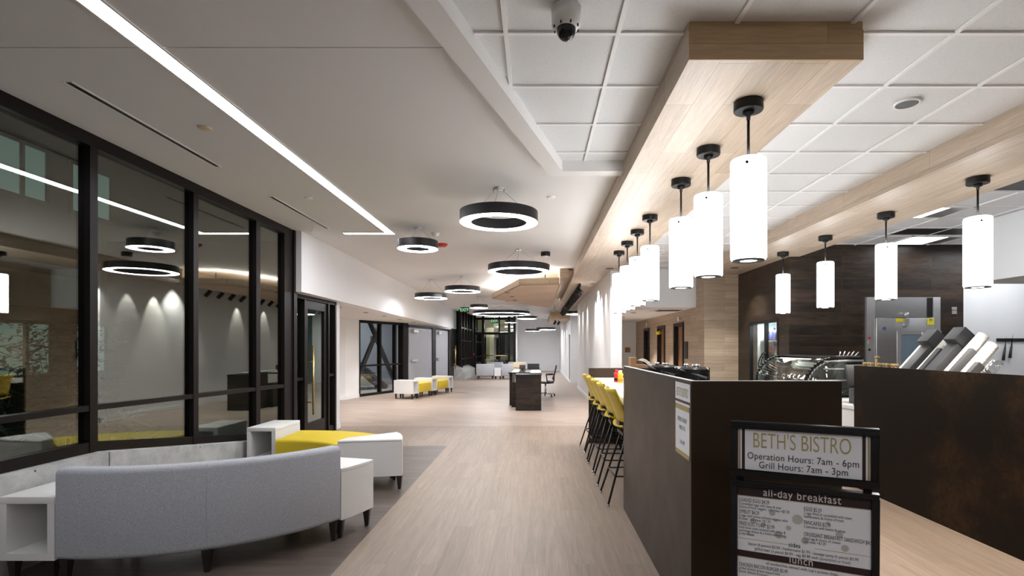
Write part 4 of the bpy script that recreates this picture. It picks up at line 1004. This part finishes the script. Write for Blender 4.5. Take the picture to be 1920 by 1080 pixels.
mb = MB(); mb.box(6.04, 6.12, 8.76, 8.785, 1.84, 1.96); mb.cyl((6.08, 8.78, 1.99), (6.08, 8.76, 2.06), .03); obj('alarm_unit', mb, M['steel_light'], t)
mb = MB(); mb.box(5.48, 5.52, 8.81, 8.82, 1.63, 1.66, 0); mb.cyl((5.5, 8.82, 1.45), (5.5, 8.805, 1.45), .018, mi=1); mb.box(5.485, 5.515, 8.81, 8.82, 1.55, 1.60, 2); obj('switch_plate', mb, [M['red'], M['black'], M['steel_light']], t)
mb = MB(); mb.box(6.56, 6.66, 8.81, 8.819, 1.42, 1.60); obj('sticker', mb, M['yellow_label'], t)
mb = MB(); mb.box(6.90, 6.98, 8.855, 8.869, 2.04, 2.10); mb.box(6.90, 6.98, 8.855, 8.869, 2.11, 2.16); o = obj('wall_switch', mb, M['steel_light'], origin=(6.94, 8.87, 2.0)); tag(o, 'small steel switch plate on the dark wall right of the cooler door', 'wall switch')
# knife rail
t = thing('knife_rail', 'black magnetic knife rail on the white kitchen wall', 'knife rail', (8.2, 8.96, 1.6))
mb = MB(); mb.box(7.74, 8.9, 8.96, 8.982, 1.585, 1.64); obj('bar', mb, M['black'], t)
for x, dz, lb in ((7.86, 0, 'chef knife on the magnetic rail, left of two'), (7.97, .04, 'chef knife on the magnetic rail, right of two')):
    t = thing('chef_knife', lb, 'knife', (x, 8.94, 1.5))
    mb = MB(); mb.add([(x-.012, 8.952, 1.45+dz), (x+.018, 8.952, 1.45+dz), (x+.022, 8.952, 1.62+dz), (x+.026, 8.952, 1.69+dz), (x+.010, 8.957, 1.55+dz), (x-.012, 8.957, 1.45+dz)], [(0, 1, 2, 3, 4), (0, 4, 5), (1, 5, 4), (1, 4, 2), (2, 4, 3), (0, 5, 1)]); obj('blade', mb, M['black_gloss'], t)
    mb = MB(); mb.cyl((x-.03, 8.948, 1.27+dz), (x-.002, 8.95, 1.46+dz), .022, .016, 8); obj('handle', mb, M['black_plastic'], t)
mb = MB(); mb.box(8.52, 8.8, 8.86, 8.98, 1.18, 1.30); o = obj('towel_dispenser', mb, M['white_plastic'], origin=(8.65, 8.95, 1.18), bevel=.015); tag(o, 'white dispenser on the kitchen wall below the knife rail', 'dispenser')

# ------------------------------------------------------------------ drinks cooler in the side of the dark wall
t = thing('glass_door_cooler', 'glass doored snack cooler set in the side of the dark boarded wall', 'drinks cooler', (4.3, 9.9, 0))
mb = MB(); mb.box(4.19, 4.26, 9.262, 9.31, 0, 1.988); mb.box(4.19, 4.26, 10.47, 10.518, 0, 1.988); mb.box(4.19, 4.26, 9.31, 10.47, 1.93, 1.988); mb.box(4.19, 4.26, 9.31, 10.47, 0, .12); mb.box(4.19, 4.26, 9.78, 9.82, .12, 1.93); obj('door_frame', mb, M['black'], t)
mb = MB(); mb.box(4.36, 4.9, 9.26, 10.52, 0, .1); mb.box(4.88, 4.92, 9.26, 10.52, .1, 1.98); mb.box(4.36, 4.9, 9.22, 9.26, .1, 1.98); mb.box(4.36, 4.9, 10.52, 10.56, .1, 1.98); mb.box(4.36, 4.9, 9.26, 10.52, 1.98, 2.02); obj('cabinet', mb, M['white_plastic'], t)
mb = MB(); mb.box(4.40, 4.46, 9.30, 10.48, 1.95, 1.975); obj('lamp_tube', mb, M['cool_em'], t)
lamp('AREA', (4.45, 9.9, 1.94), 4, 'cooler_lamp', size=.1, sy=1.0, color=(.85, .92, 1))
for z in (.72, 1.05, 1.36, 1.62):
    mb = MB(); mb.box(4.42, 4.86, 9.28, 10.5, z, z+.012); sh = obj('shelf', mb, M['steel_light'], t)
for y0, y1 in ((9.31, 9.78), (9.82, 10.47)):
    mb = MB(); mb.box(4.222, 4.23, y0, y1, .12, 1.93); obj('glass_door', mb, M['case_glass'], t)
mb = MB()
for s in (-1, 1):
    pts = [Vector((4.19-.09*math.sin(PI*k/8), 9.80+s*(.05), .95+.45*k/8)) for k in range(9)]; mb.tube(pts, .013)
obj('door_handle', mb, M['black'], t)
k_ = 0
for z, cols in ((.732, ('white_plastic', 'cream')), (1.062, ('orange', 'white_plastic', 'orange')), (1.372, ('orange', 'purple', 'red', 'mustard')), (1.632, ('purple', 'black_plastic', 'purple'))):
    for i in range(8):
        y = 9.38+.142*i; h = .17+.03*((i*7) % 3); mt = M[cols[i % len(cols)]]
        t = thing('drink_bottle', 'small wrapped drink or snack standing on a shelf in the glass door cooler', 'bottle', (4.5, y, z), 'goods in the glass door cooler')
        mb = MB(); mb.lathe([(0, 0), (.035, 0), (.038, .01), (.038, h*.65), (.014, h*.85), (0, h*.85)], (4.5, y, z), n=12); obj('body', mb, mt, t)
        mb = MB(); mb.cyl((4.5, y, z+h*.85), (4.5, y, z+h), .017, n=10); obj('cap', mb, M['black_plastic'] if i % 2 else M['white_plastic'], t)

# ------------------------------------------------------------------ toilet doors in the oak wall, signs, end wall plaque
for n, (y0, y1, lb) in enumerate(((12.62, 13.5, 0), (14.45, 15.33, 1), (16.45, 17.25, 2))):
    d = sroot('door_%d' % (6+n), (3.5, (y0+y1)/2, 0))
    mb = MB(); mb.box(3.46, 3.6, y0, y0+.07, 0, 2.08); mb.box(3.46, 3.6, y1-.07, y1, 0, 2.08); mb.box(3.46, 3.6, y0+.07, y1-.07, 2.0, 2.08); obj('frame', mb, M['black'], d)
    mb = MB(); mb.box(3.57, 3.62, y0+.07, y1-.07, 0, 2.0); leaf = obj('door_leaf', mb, M['black'] if n == 2 else M['door_wood'], d)
    mb = MB(); mb.cyl((3.52, y0+.16, 1.0), (3.58, y0+.16, 1.0), .02); mb.tube([(3.52, y0+.16, 1.0), (3.52, y0+.28, 1.0)], .011); obj('handle', mb, M['chrome'], leaf)
mb = MB(); mb.box(3.47, 3.489, 12.30, 12.52, 1.22, 1.62); o = obj('room_sign', mb, M['black'], origin=(3.48, 12.4, 1.22)); tag(o, 'black narrow room sign on the oak wall beside the nearest door', 'room sign')
t = thing('hanging_sign', 'small yellow sign hanging in the middle oak wall doorway', 'hanging sign', (3.40, 14.9, 1.85))
mb = MB(); mb.cyl((3.42, 14.9, 1.84), (3.40, 14.9, 1.93), .07, n=6); obj('plate', mb, M['yellow_label'], t); mb = MB(); mb.cyl((3.42, 14.9, 1.92), (3.47, 14.9, 2.03), .006, n=6); obj('hook', mb, M['brass'], t)
for y, lb in ((13.06, 'tiny white light above the nearest oak wall door'), (16.85, 'tiny white light above the farthest oak wall door')):
    mb = MB(); mb.box(3.455, 3.489, y-.04, y+.04, 2.13, 2.24); o = obj('strobe_light', mb, M['white_plastic'], origin=(3.48, y, 2.13), bevel=.01); tag(o, lb, 'strobe light')
mb = MB(); mb.box(3.10, 3.28, 18.67, 18.70, 1.30, 1.47); o = obj('wall_plaque', mb, M['brown_wood'], origin=(3.19, 18.68, 1.3), bevel=.005); tag(o, 'small brown square plaque on the white wall at the corridor end', 'plaque')
mb = MB(); mb.box(1.452, 1.4605, 18.4, 18.48, 1.2, 1.32); o = obj('light_switch', mb, M['white_plastic'], origin=(1.455, 18.4, 1.2)); tag(o, 'white light switch on the scalloped wall near the pilaster', 'light switch')

# ------------------------------------------------------------------ lounge: circular sofa group
CC = (-2.88, 4.92)
def rr(x0, x1, z0, z1, r=.03, n=4):
    pts = []
    for cx, cz, a0 in ((x1-r, z0+r, -90), (x1-r, z1-r, 0), (x0+r, z1-r, 90), (x0+r, z0+r, 180)):
        for k in range(n+1):
            a = math.radians(a0+90*k/n); pts.append((cx+r*math.cos(a), cz+r*math.sin(a)))
    return pts
def tleg(t, x, y, h=.15, a=.028, b=.014):
    mb = MB(); mb.add([(x+sx*k, y+sy*k, z) for z, k in ((0, b), (h+.002, a)) for sx, sy in ((-1, -1), (1, -1), (1, 1), (-1, 1))], [(0, 3, 2, 1), (4, 5, 6, 7), (0, 1, 5, 4), (1, 2, 6, 5), (2, 3, 7, 6), (3, 0, 4, 7)]); return obj('leg', mb, M['leg_wood'], t)
t = thing('curved_sofa', 'curved grey fabric sofa seen from behind in the foreground', 'sofa', (-2.2, 4.0, 0))
for a0, a1 in ((-95.8, -63.42), (-63.38, -29.7)):
    mb = MB(); mb.arc(rr(1.43, 1.56, .147, .725, .035), CC, a0, a1, 20); o = obj('backrest', mb, M['grey_fabric'], t); o.data.set_sharp_from_angle(angle=1.0)
    mb = MB(); mb.arc(rr(.86, 1.428, .30, .46, .04), CC, a0+.2, a1-.2, 20); o = obj('seat_cushion', mb, M['grey_fabric'], t); o.data.set_sharp_from_angle(angle=1.0)
    mb = MB(); mb.arc([(.90, .15), (1.425, .15), (1.425, .298), (.90, .298)], CC, a0+.2, a1-.2, 20); o = obj('seat_base', mb, M['grey_fabric'], t); o.data.set_sharp_from_angle(angle=1.0)
for a in (-94.3, -63.3, -31.0):
    for r in (1.525, .98): tleg(t, CC[0]+r*math.cos(math.radians(a)), CC[1]+r*math.sin(math.radians(a)))
def arc_table(lb, poly, z1, z0=.147, legs=()):
    t = thing('wedge_end_table', lb, 'end table', (poly[0][0], poly[0][1], 0))
    mb = MB(); mb.prism(poly, z1-.03, z1); obj('top', mb, M['laminate'], t, bevel=.004)
    mb = MB(); mb.prism([(p[0], p[1]) for p in poly], z0, z1-.03); obj('body', mb, M['laminate'], t)
    for x, y in legs: tleg(t, x, y, z0)
    return t
pc = lambda r, a: (CC[0]+r*math.cos(math.radians(a)), CC[1]+r*math.sin(math.radians(a)))
arc_table('white wedge shaped end table at the right end of the grey sofa', [pc(1.56, -29.4+2.3*k) for k in range(7)]+[pc(.95, -15.6), pc(.95, -29.4)], .55, legs=[pc(1.52, -16.8), pc(1.52, -28.5), pc(1.0, -17.5), pc(1.0, -28)])
def cube_table(x0, x1, y0, y1, z1, lb, z0=.147, th=.045, local=None, face=None):
    t = thing('cube_end_table', lb, 'end table', ((x0+x1)/2, y0, 0), 'open white end tables')
    mb = MB(); mb.box(x0, x1, y0, y1, z1-th, z1); obj('top', mb, M['laminate'], t, bevel=.003)
    mb = MB(); mb.box(x0, x0+th, y0, y1, z0, z1-th); mb.box(x1-th, x1, y0, y1, z0, z1-th); mb.box(x0+th, x1-th, y0, y1, z0, z0+th); mb.box(x0+th, x1-th, y1-.05, y1, z0+th, z1-th); obj('body', mb, M['laminate'], t)
    for x in (x0+.05, x1-.05):
        for y in (y0+.05, y1-.05): tleg(t, x, y, z0)
    return t
cube_table(-3.395, -3.047, 3.37, 4.02, .55, 'open white box end table at the left end of the grey sofa')
cube_table(-3.395, -3.06, 6.25, 6.90, .55, 'open white box end table at the left end of the yellow bench')
t = thing('curved_bench', 'curved yellow upholstered bench facing the grey sofa', 'bench', (-2.4, 6.2, 0))
mb = MB(); mb.arc(rr(1.06, 1.78, .17, .455, .03), CC, 41.5, 92.5, 26); o = obj('seat', mb, M['yellow'], t); o.data.set_sharp_from_angle(angle=1.0)
for a in (44, 68, 90):
    for r in (1.12, 1.7): p = pc(r, a); tleg(t, p[0], p[1], .17)
t = thing('box_end_table', 'white laminate end table with curved corner right of the yellow bench', 'end table', (-1.7, 5.6, 0))
P_ = [(-2.05, 5.48), (-1.41, 5.60), (-1.435, 5.72), (-1.47, 5.84), (-1.52, 5.96), (-1.58, 6.05), (-2.02, 5.66)]
mb = MB(); mb.prism(P_, .145, .505); obj('body', mb, M['laminate'], t)
mb = MB(); mb.prism(P_, .505, .535); obj('top', mb, M['laminate'], t, bevel=.012)
for x, y in ((-1.445, 5.625), (-1.60, 6.0), (-1.99, 5.52), (-1.99, 5.65)): tleg(t, x, y, .145)

# far benches: three open end tables with two yellow seats between, on the turned grid
UA = math.atan2(.957, .29); UO = Vector((-3.51, 15.15))
u_ = Vector((.29, .957)); v_ = Vector((.957, -.29))
def L2W(s, d): return tuple(UO+u_*s-v_*d)
def rowbox(mb, s0, s1, d0, d1, z0, z1): mb.prism([L2W(s0, d0), L2W(s1, d0), L2W(s1, d1), L2W(s0, d1)], z0, z1)
for i, s in enumerate((0, 1.14, 2.28)):
    t = thing('cube_end_table', 'white open end table in the far bench row, '+('nearest', 'middle', 'farthest')[i]+' of three', 'end table', (*L2W(s+.16, .3), 0), 'open white end tables')
    mb = MB(); rowbox(mb, s, s+.33, 0, .62, .49, .535); obj('top', mb, M['laminate'], t)
    mb = MB(); rowbox(mb, s, s+.045, 0, .62, .15, .49); rowbox(mb, s+.285, s+.33, 0, .62, .15, .49); rowbox(mb, s+.045, s+.285, 0, .62, .15, .19); rowbox(mb, s+.045, s+.285, .5, .55, .19, .49); obj('body', mb, M['laminate'], t)
    for a in (.04, .29):
        for b in (.05, .57): p = L2W(s+a, b); tleg(t, p[0], p[1], .152)
for i, s in enumerate((.332, 1.472)):
    t = thing('upholstered_bench', 'yellow bench seat in the far row, '+('nearer', 'farther')[i]+' of two', 'bench', (*L2W(s+.4, .3), 0), 'far yellow bench seats')
    mb = MB(); rowbox(mb, s, s+.806, .02, .60, .16, .43); obj('seat', mb, M['yellow'], t, bevel=.02)
    for a in (.05, .75):
        for b in (.07, .55): p = L2W(s+a, b); tleg(t, p[0], p[1], .162)

# ------------------------------------------------------------------ reception desk and office chair
t = thing('reception_desk', 'dark wood reception desk with a white work surface in the hall', 'desk', (-.25, 13.5, 0))
mb = MB(); mb.box(-.49, .11, 12.5, 13.2, 0, .83); obj('pedestal', mb, M['dark_wood'], t)
mb = MB(); mb.box(-.69, -.62, 13.6, 15.4, 0, .83); mb.box(-.62, -.49, 13.2, 13.6, 0, .60); obj('side_panel', mb, M['dark_wood'], t)
mb = MB(); mb.box(-.70, .11, 13.2, 15.4, .83, .86); mb.box(-.50, .12, 12.48, 13.2, .83, .845); obj('worktop', mb, M['black'], t)
mb = MB(); mb.box(-.62, -.45, 13.3, 15.3, .86, .868); mb.box(-.15, .10, 12.9, 14.6, .86, .868); obj('inlay', mb, M['quartz'], t)
mb = MB(); mb.box(-.26, .08, 15.36, 15.4, .86, 1.01); obj('privacy_panel', mb, M['charcoal'], t)
t = thing('desk_monitor', 'dark monitor standing on the reception desk', 'monitor', (-.38, 14.0, .868))
mb = MB(); mb.box(-.45, -.29, 14.0, 14.03, .90, 1.02); obj('screen', mb, M['charcoal'], t)
mb = MB(); mb.box(-.39, -.35, 14.0, 14.06, .868, .93); mb.box(-.44, -.3, 13.97, 14.1, .868, .875); obj('stand', mb, M['black_plastic'], t)
mb = MB(); mb.box(-.66, -.30, 15.0, 15.25, .93, 1.045); mb.box(-.62, -.34, 15.05, 15.2, .868, .93); o = obj('cream_box', mb, M['cream'], origin=(-.48, 15.1, .868)); tag(o, 'cream coloured box at the far end of the reception desk', 'box')
def office_chair(x, y, lb):
    t = thing('office_chair', lb, 'office chair', (x, y, 0))
    mb = MB(); mb.grid(lambda u, v: (x-.22+.46*u, y-.22+.44*v, .46-.02*math.sin(PI*u)), 8, 6, .05); obj('seat', mb, M['black_plastic'], t)
    mb = MB(); mb.grid(lambda u, v: (x+.20+.05*math.sin(2.5*u)+.08*u*u, y-.2+.4*v, .52+.42*u), 8, 6, .03); obj('backrest', mb, M['black_plastic'], t)
    mb = MB(); mb.tube([(x+.15, y, .42), (x+.25, y, .45), (x+.26, y, .6)], .02); obj('back_bar', mb, M['black'], t)
    mb = MB(); mb.cyl((x, y, .1), (x, y, .43), .025); obj('column', mb, M['chrome'], t)
    mb = MB()
    for k in range(5):
        a = k*2*PI/5+.35; mb.cyl((x, y, .11), (x+.29*math.cos(a), y+.29*math.sin(a), .075), .02, .014, 8)
    obj('base', mb, M['chrome'], t)
    for k in range(5):
        a = k*2*PI/5+.35; cx, cy = x+.29*math.cos(a), y+.29*math.sin(a)
        mb = MB(); mb.cyl((cx-.02, cy, .03), (cx+.02, cy, .03), .03, n=12); mb.cyl((cx, cy, .04), (cx, cy, .08), .01, n=8); obj('caster', mb, M['black'], t)
    for s in (-1, 1):
        mb = MB(); mb.tube([(x+.2, y+s*.24, .44), (x+.05, y+s*.25, .45), (x+.02, y+s*.25, .66), (x+.24, y+s*.25, .67)], .014); obj('armrest', mb, M['black'], t)
office_chair(.27, 16.1, 'black office chair with chrome base behind the reception desk')

# ------------------------------------------------------------------ pale lounge chairs far away
def lounge(x, y, w_, flip, lb):
    t = thing('lounge_chair', lb, 'lounge chair', (x, y, 0), 'pale grey lounge chairs')
    s = -1 if flip else 1
    mb = MB(); mb.box(x-w_/2, x+w_/2, min(y, y+s*.14), max(y, y+s*.14), .15, .70); obj('backrest', mb, M['chair_fabric'], t, bevel=.03)
    mb = MB(); mb.box(x-w_/2, x+w_/2, min(y+s*.14, y+s*.7), max(y+s*.14, y+s*.7), .15, .44); obj('seat', mb, M['chair_fabric'], t, bevel=.03)
    for a in (-.4, .4):
        for b in (.05, .64): tleg(t, x+a*w_, y+s*b, .152)
lounge(-2.37, 24.5, .82, False, 'pale grey lounge chair with its back to the viewer, left one')
lounge(-1.32, 24.6, .60, False, 'pale grey lounge chair with its back to the viewer, right one by the desk')
lounge(-2.15, 27.6, .85, True, 'pale grey lounge chair facing the viewer, left one by the glass entrance')
lounge(-1.0, 27.8, .95, True, 'pale grey lounge chair facing the viewer, right one by the white wall')
t = thing('side_table', 'pale square side table between the two nearer lounge chairs', 'side table', (-1.78, 24.6, 0))
mb = MB(); mb.box(-1.94, -1.64, 24.5, 25.0, .15, .5); obj('body', mb, M['laminate'], t)
for a in (-1.9, -1.68):
    for b in (24.54, 24.96): tleg(t, a, b, .152)

# ------------------------------------------------------------------ posters on the counter side
def side_m(y, z): # text frame on the plane x=.806 seen from -X: reading runs towards -Y
    return Matrix.Translation((.8035, y, z)) @ Matrix(((0, 0, -1, 0), (-1, 0, 0, 0), (0, 1, 0, 0), (0, 0, 0, 1)))
t = thing('poster', 'white bistro name card at the top of the counter side', 'poster', (.805, 2.95, 1.205))
mb = MB(); mb.box(.8042, .8058, 2.797, 3.09, 1.205, 1.30); obj('sheet', mb, M['paper'], t)
mb = MB(); text_into(mb, "BETH'S BISTRO", .068, side_m(2.945, 1.225), 'CENTER', .52); obj('lettering', mb, M['gold_print'], t)
t = thing('poster', 'gold edged opening notice taped on the counter side', 'poster', (.805, 2.95, .897))
mb = MB(); mb.box(.8042, .8058, 2.80, 3.09, .897, 1.19); obj('sheet', mb, M['paper'], t)
mb = MB(); mb.box(.8035, .8045, 2.80, 3.09, 1.150, 1.178); mb.box(.8035, .8045, 2.80, 3.09, .897, .922); mb.box(.8035, .8045, 2.80, 2.808, .9, 1.178); mb.box(.8035, .8045, 3.082, 3.09, .9, 1.178); obj('border', mb, M['gold_print'], t)
mb = MB(); text_into(mb, 'OPENING THURSDAY', .034, side_m(2.945, 1.085), 'CENTER', .58); text_into(mb, 'MARCH 17TH', .034, side_m(2.945, 1.04), 'CENTER', .58); text_into(mb, '7 AM - 6 PM', .034, side_m(2.945, .96), 'CENTER', .58); obj('lettering', mb, M['ink'], t)

# ------------------------------------------------------------------ menu stand
PL = Vector((.858, 2.35, 0)); PR = Vector((1.353, 2.108, 0)); UV = (PR-PL).normalized(); NV = Vector((UV.y, -UV.x, 0)); SW = (PR-PL).length
SM = Matrix((( UV.x, 0, NV.x, PL.x), (UV.y, 0, NV.y, PL.y), (0, 1, 0, 0), (0, 0, 0, 1)))   # local x along the sign, y up, z towards the viewer
t = thing('menu_stand', 'black framed menu stand with two signs in front of the dark counter', 'menu stand', (1.1, 2.23, 0))
def sbox(mb, u0, u1, z0, z1, d0, d1, mi=0): mb.box(u0, u1, z0, z1, d0, d1, mi, M=SM)
def sframe(u0, u1, z0, z1, b, bt):
    mb = MB()
    sbox(mb, u0, u1, z1-bt, z1, -.02, .012); sbox(mb, u0, u1, z0, z0+bt, -.02, .012); sbox(mb, u0, u0+b, z0+bt, z1-bt, -.02, .012); sbox(mb, u1-b, u1, z0+bt, z1-bt, -.02, .012)
    f = obj('sign_frame', mb, M['black'], t, bevel=.003)
    mb = MB(); sbox(mb, u0-.002, u1+.002, z1-.006, z1+.002, -.022, .016); sbox(mb, u0+.004, u1-.004, z1-.016, z1-.012, .010, .015); obj('moulding', mb, M['black_gloss'], f)
    mb = MB(); sbox(mb, u0+.01, u1-.01, z0+.01, z1-.01, -.018, -.004); obj('backing', mb, M['black'], f)
    return f
def smark(mb, u0, u1, z0, z1, lift, mi=0): sbox(mb, u0, u1, z0, z1, lift-.0006, lift, mi)
f1 = sframe(0, SW, .935, 1.173, .026, .030)
f2 = sframe(0, SW, .20, .915, .024, .024)
mb = MB(); sbox(mb, .02, .05, .0, 1.15, -.05, -.022); sbox(mb, SW-.05, SW-.02, .0, 1.15, -.05, -.022); sbox(mb, 0, SW, 0, .02, -.28, .18); obj('post', mb, M['black'], t)
# upper sheet
z0, z1 = .966, 1.142
mb = MB(); smark(mb, .028, SW-.028, z0, z1, -.002); sh = obj('sheet', mb, M['paper'], f1)
for u0, u1, mt in ((.044, .056, 'maroon'), (SW-.056, SW-.044, 'maroon'), (.0315, .0375, 'gold_print'), (SW-.0375, SW-.0315, 'gold_print')):
    mb = MB(); smark(mb, u0, u1, z0, z1, -.001); obj('stripe', mb, M[mt], sh)
mb = MB()
TM = lambda u, z, lift=.0004: SM @ Matrix.Translation((u, z, lift-.001))
text_into(mb, "BETH'S BISTRO", .094, TM(SW/2-.003, 1.064), 'CENTER', .60, bold=-.0006); obj('lettering', mb, M['gold_print'], sh)
mb = MB(); text_into(mb, 'Operation Hours: 7am - 6pm', .0405, TM(SW/2, 1.014), 'CENTER', .82, spacing=1.06); text_into(mb, 'Grill Hours: 7am - 3pm', .0405, TM(SW/2+.004, .977), 'CENTER', .82, spacing=1.06); obj('lettering', mb, M['ink'], sh)
# lower menu sheet
a0, a1 = .026, SW-.026
mb = MB(); smark(mb, a0, a1, .226, .889, -.002); sh = obj('sheet', mb, M['paper'], f2)
for zz0, zz1 in ((.851, .889), (.585, .612)):
    mb = MB(); smark(mb, a0, a1, zz0, zz1, -.001); obj('band', mb, M['maroon'], sh)
for u0, u1, zz in ((a0, a1, .848), (a0, a0+.20, .663), (a0+.30, a1, .663), (a0, a1, .5825)):
    mb = MB(); smark(mb, u0, u1, zz, zz+.0017, -.001); obj('rule', mb, M['gold_print'], sh)
mb = MB(); text_into(mb, 'all-day breakfast', .050, TM(SW/2, .8585), 'CENTER', .80, bold=.0002, spacing=1.1); text_into(mb, 'lunch', .046, TM(SW/2, .5895), 'CENTER', .84, bold=.0002, spacing=1.1); obj('lettering', mb, M['white_print'], sh)
mb = MB()
for (u, z, r) in ((.165, .79, .0125), (.262, .775, .02), (.228, .735, .010), (.375, .775, .008), (.415, .735, .014), (.435, .683, .014), (.09, .745, .012), (.13, .735, .010), (.07, .69, .007), (.29, .69, .014), (.19, .70, .016)):
    mb.add([SM @ Vector((u, z, -.0011))]+[SM @ Vector((u+r*math.cos(k*PI/12), z+r*math.sin(k*PI/12), -.0011)) for k in range(24)], [(0, 1+k, 1+(k+1) % 24) for k in range(24)])
obj('dot_pattern', mb, M['tan_print'], sh)
mb = MB()
HS, BS = .0235, .0160
c0, c1 = a0+.006, SW/2+.010
for (u, z, s, h) in ((c0, .824, 'LOADED EGGS $4.29', 1), (c0, .810, '2 scrambled eggs with toast & your', 0), (c0, .796, 'choice of fresh veggies - add meat +$1.29', 0),
    (c0, .773, 'OMELET $4.29', 1), (c0, .759, '2 eggs with choice of fresh veggies, salsa', 0), (c0, .745, '& toast - add meat +$1.29', 0),
    (c0, .721, 'FRIED EGG TOAST $3.99', 1), (c0, .707, 'fried texas toast covered with pesto &', 0), (c0, .693, 'parmesan cheese & a fresh-cooked egg', 0), (c0, .679, 'in the middle', 0),
    (c1, .816, 'EGGS $5.29', 1), (c1, .802, '2 eggs fried or scrambled with toast,', 0), (c1, .788, 'hashbrowns, & choice of meat', 0),
    (c1, .760, 'PANCAKES $2.39', 1), (c1, .746, '2 pancakes with butter & syrup', 0),
    (c1, .711, 'CROISSANT BREAKFAST SANDWICH $4.59', 1), (c1, .697, 'fried egg & choice of cheese', 0), (c1, .683, 'add meat +$1.29', 0)):
    text_into(mb, s, HS if h else BS, TM(u, z), 'LEFT', .56 if h else .74)
text_into(mb, 'sides', .026, TM(SW/2-.025, .657), 'CENTER', .9, bold=.0002)
text_into(mb, 'bacon (4 pieces) $3.09 - hashbrowns $1.99 - sausage patty (1 piece) $0.99', .0172, TM(SW/2, .639), 'CENTER', .80)
text_into(mb, 'grilled ham (1 piece) $0.99 - egg $0.99 each (scrambled or fried)', .0172, TM(SW/2, .621), 'CENTER', .80)
text_into(mb, "all sandwiches served with Lay's potato chips", .0172, TM(SW/2, .566), 'CENTER', .86)
text_into(mb, 'CHICKEN BACON BURGER $5.49', HS, TM(c0, .542), 'LEFT', .56)
text_into(mb, 'grilled chicken breast topped with', BS, TM(c0, .528), 'LEFT', .74); text_into(mb, 'bacon, lettuce & tomato', BS, TM(c0, .514), 'LEFT', .74)
obj('lettering', mb, M['ink'], sh)

# ------------------------------------------------------------------ unseen area lamp added to brighten the kitchen wall
lamp('AREA', (7.6, 8.2, 3.1), 4, 'kitchen_fill_lamp', size=1.2, sy=.6, color=(.95, .97, 1))
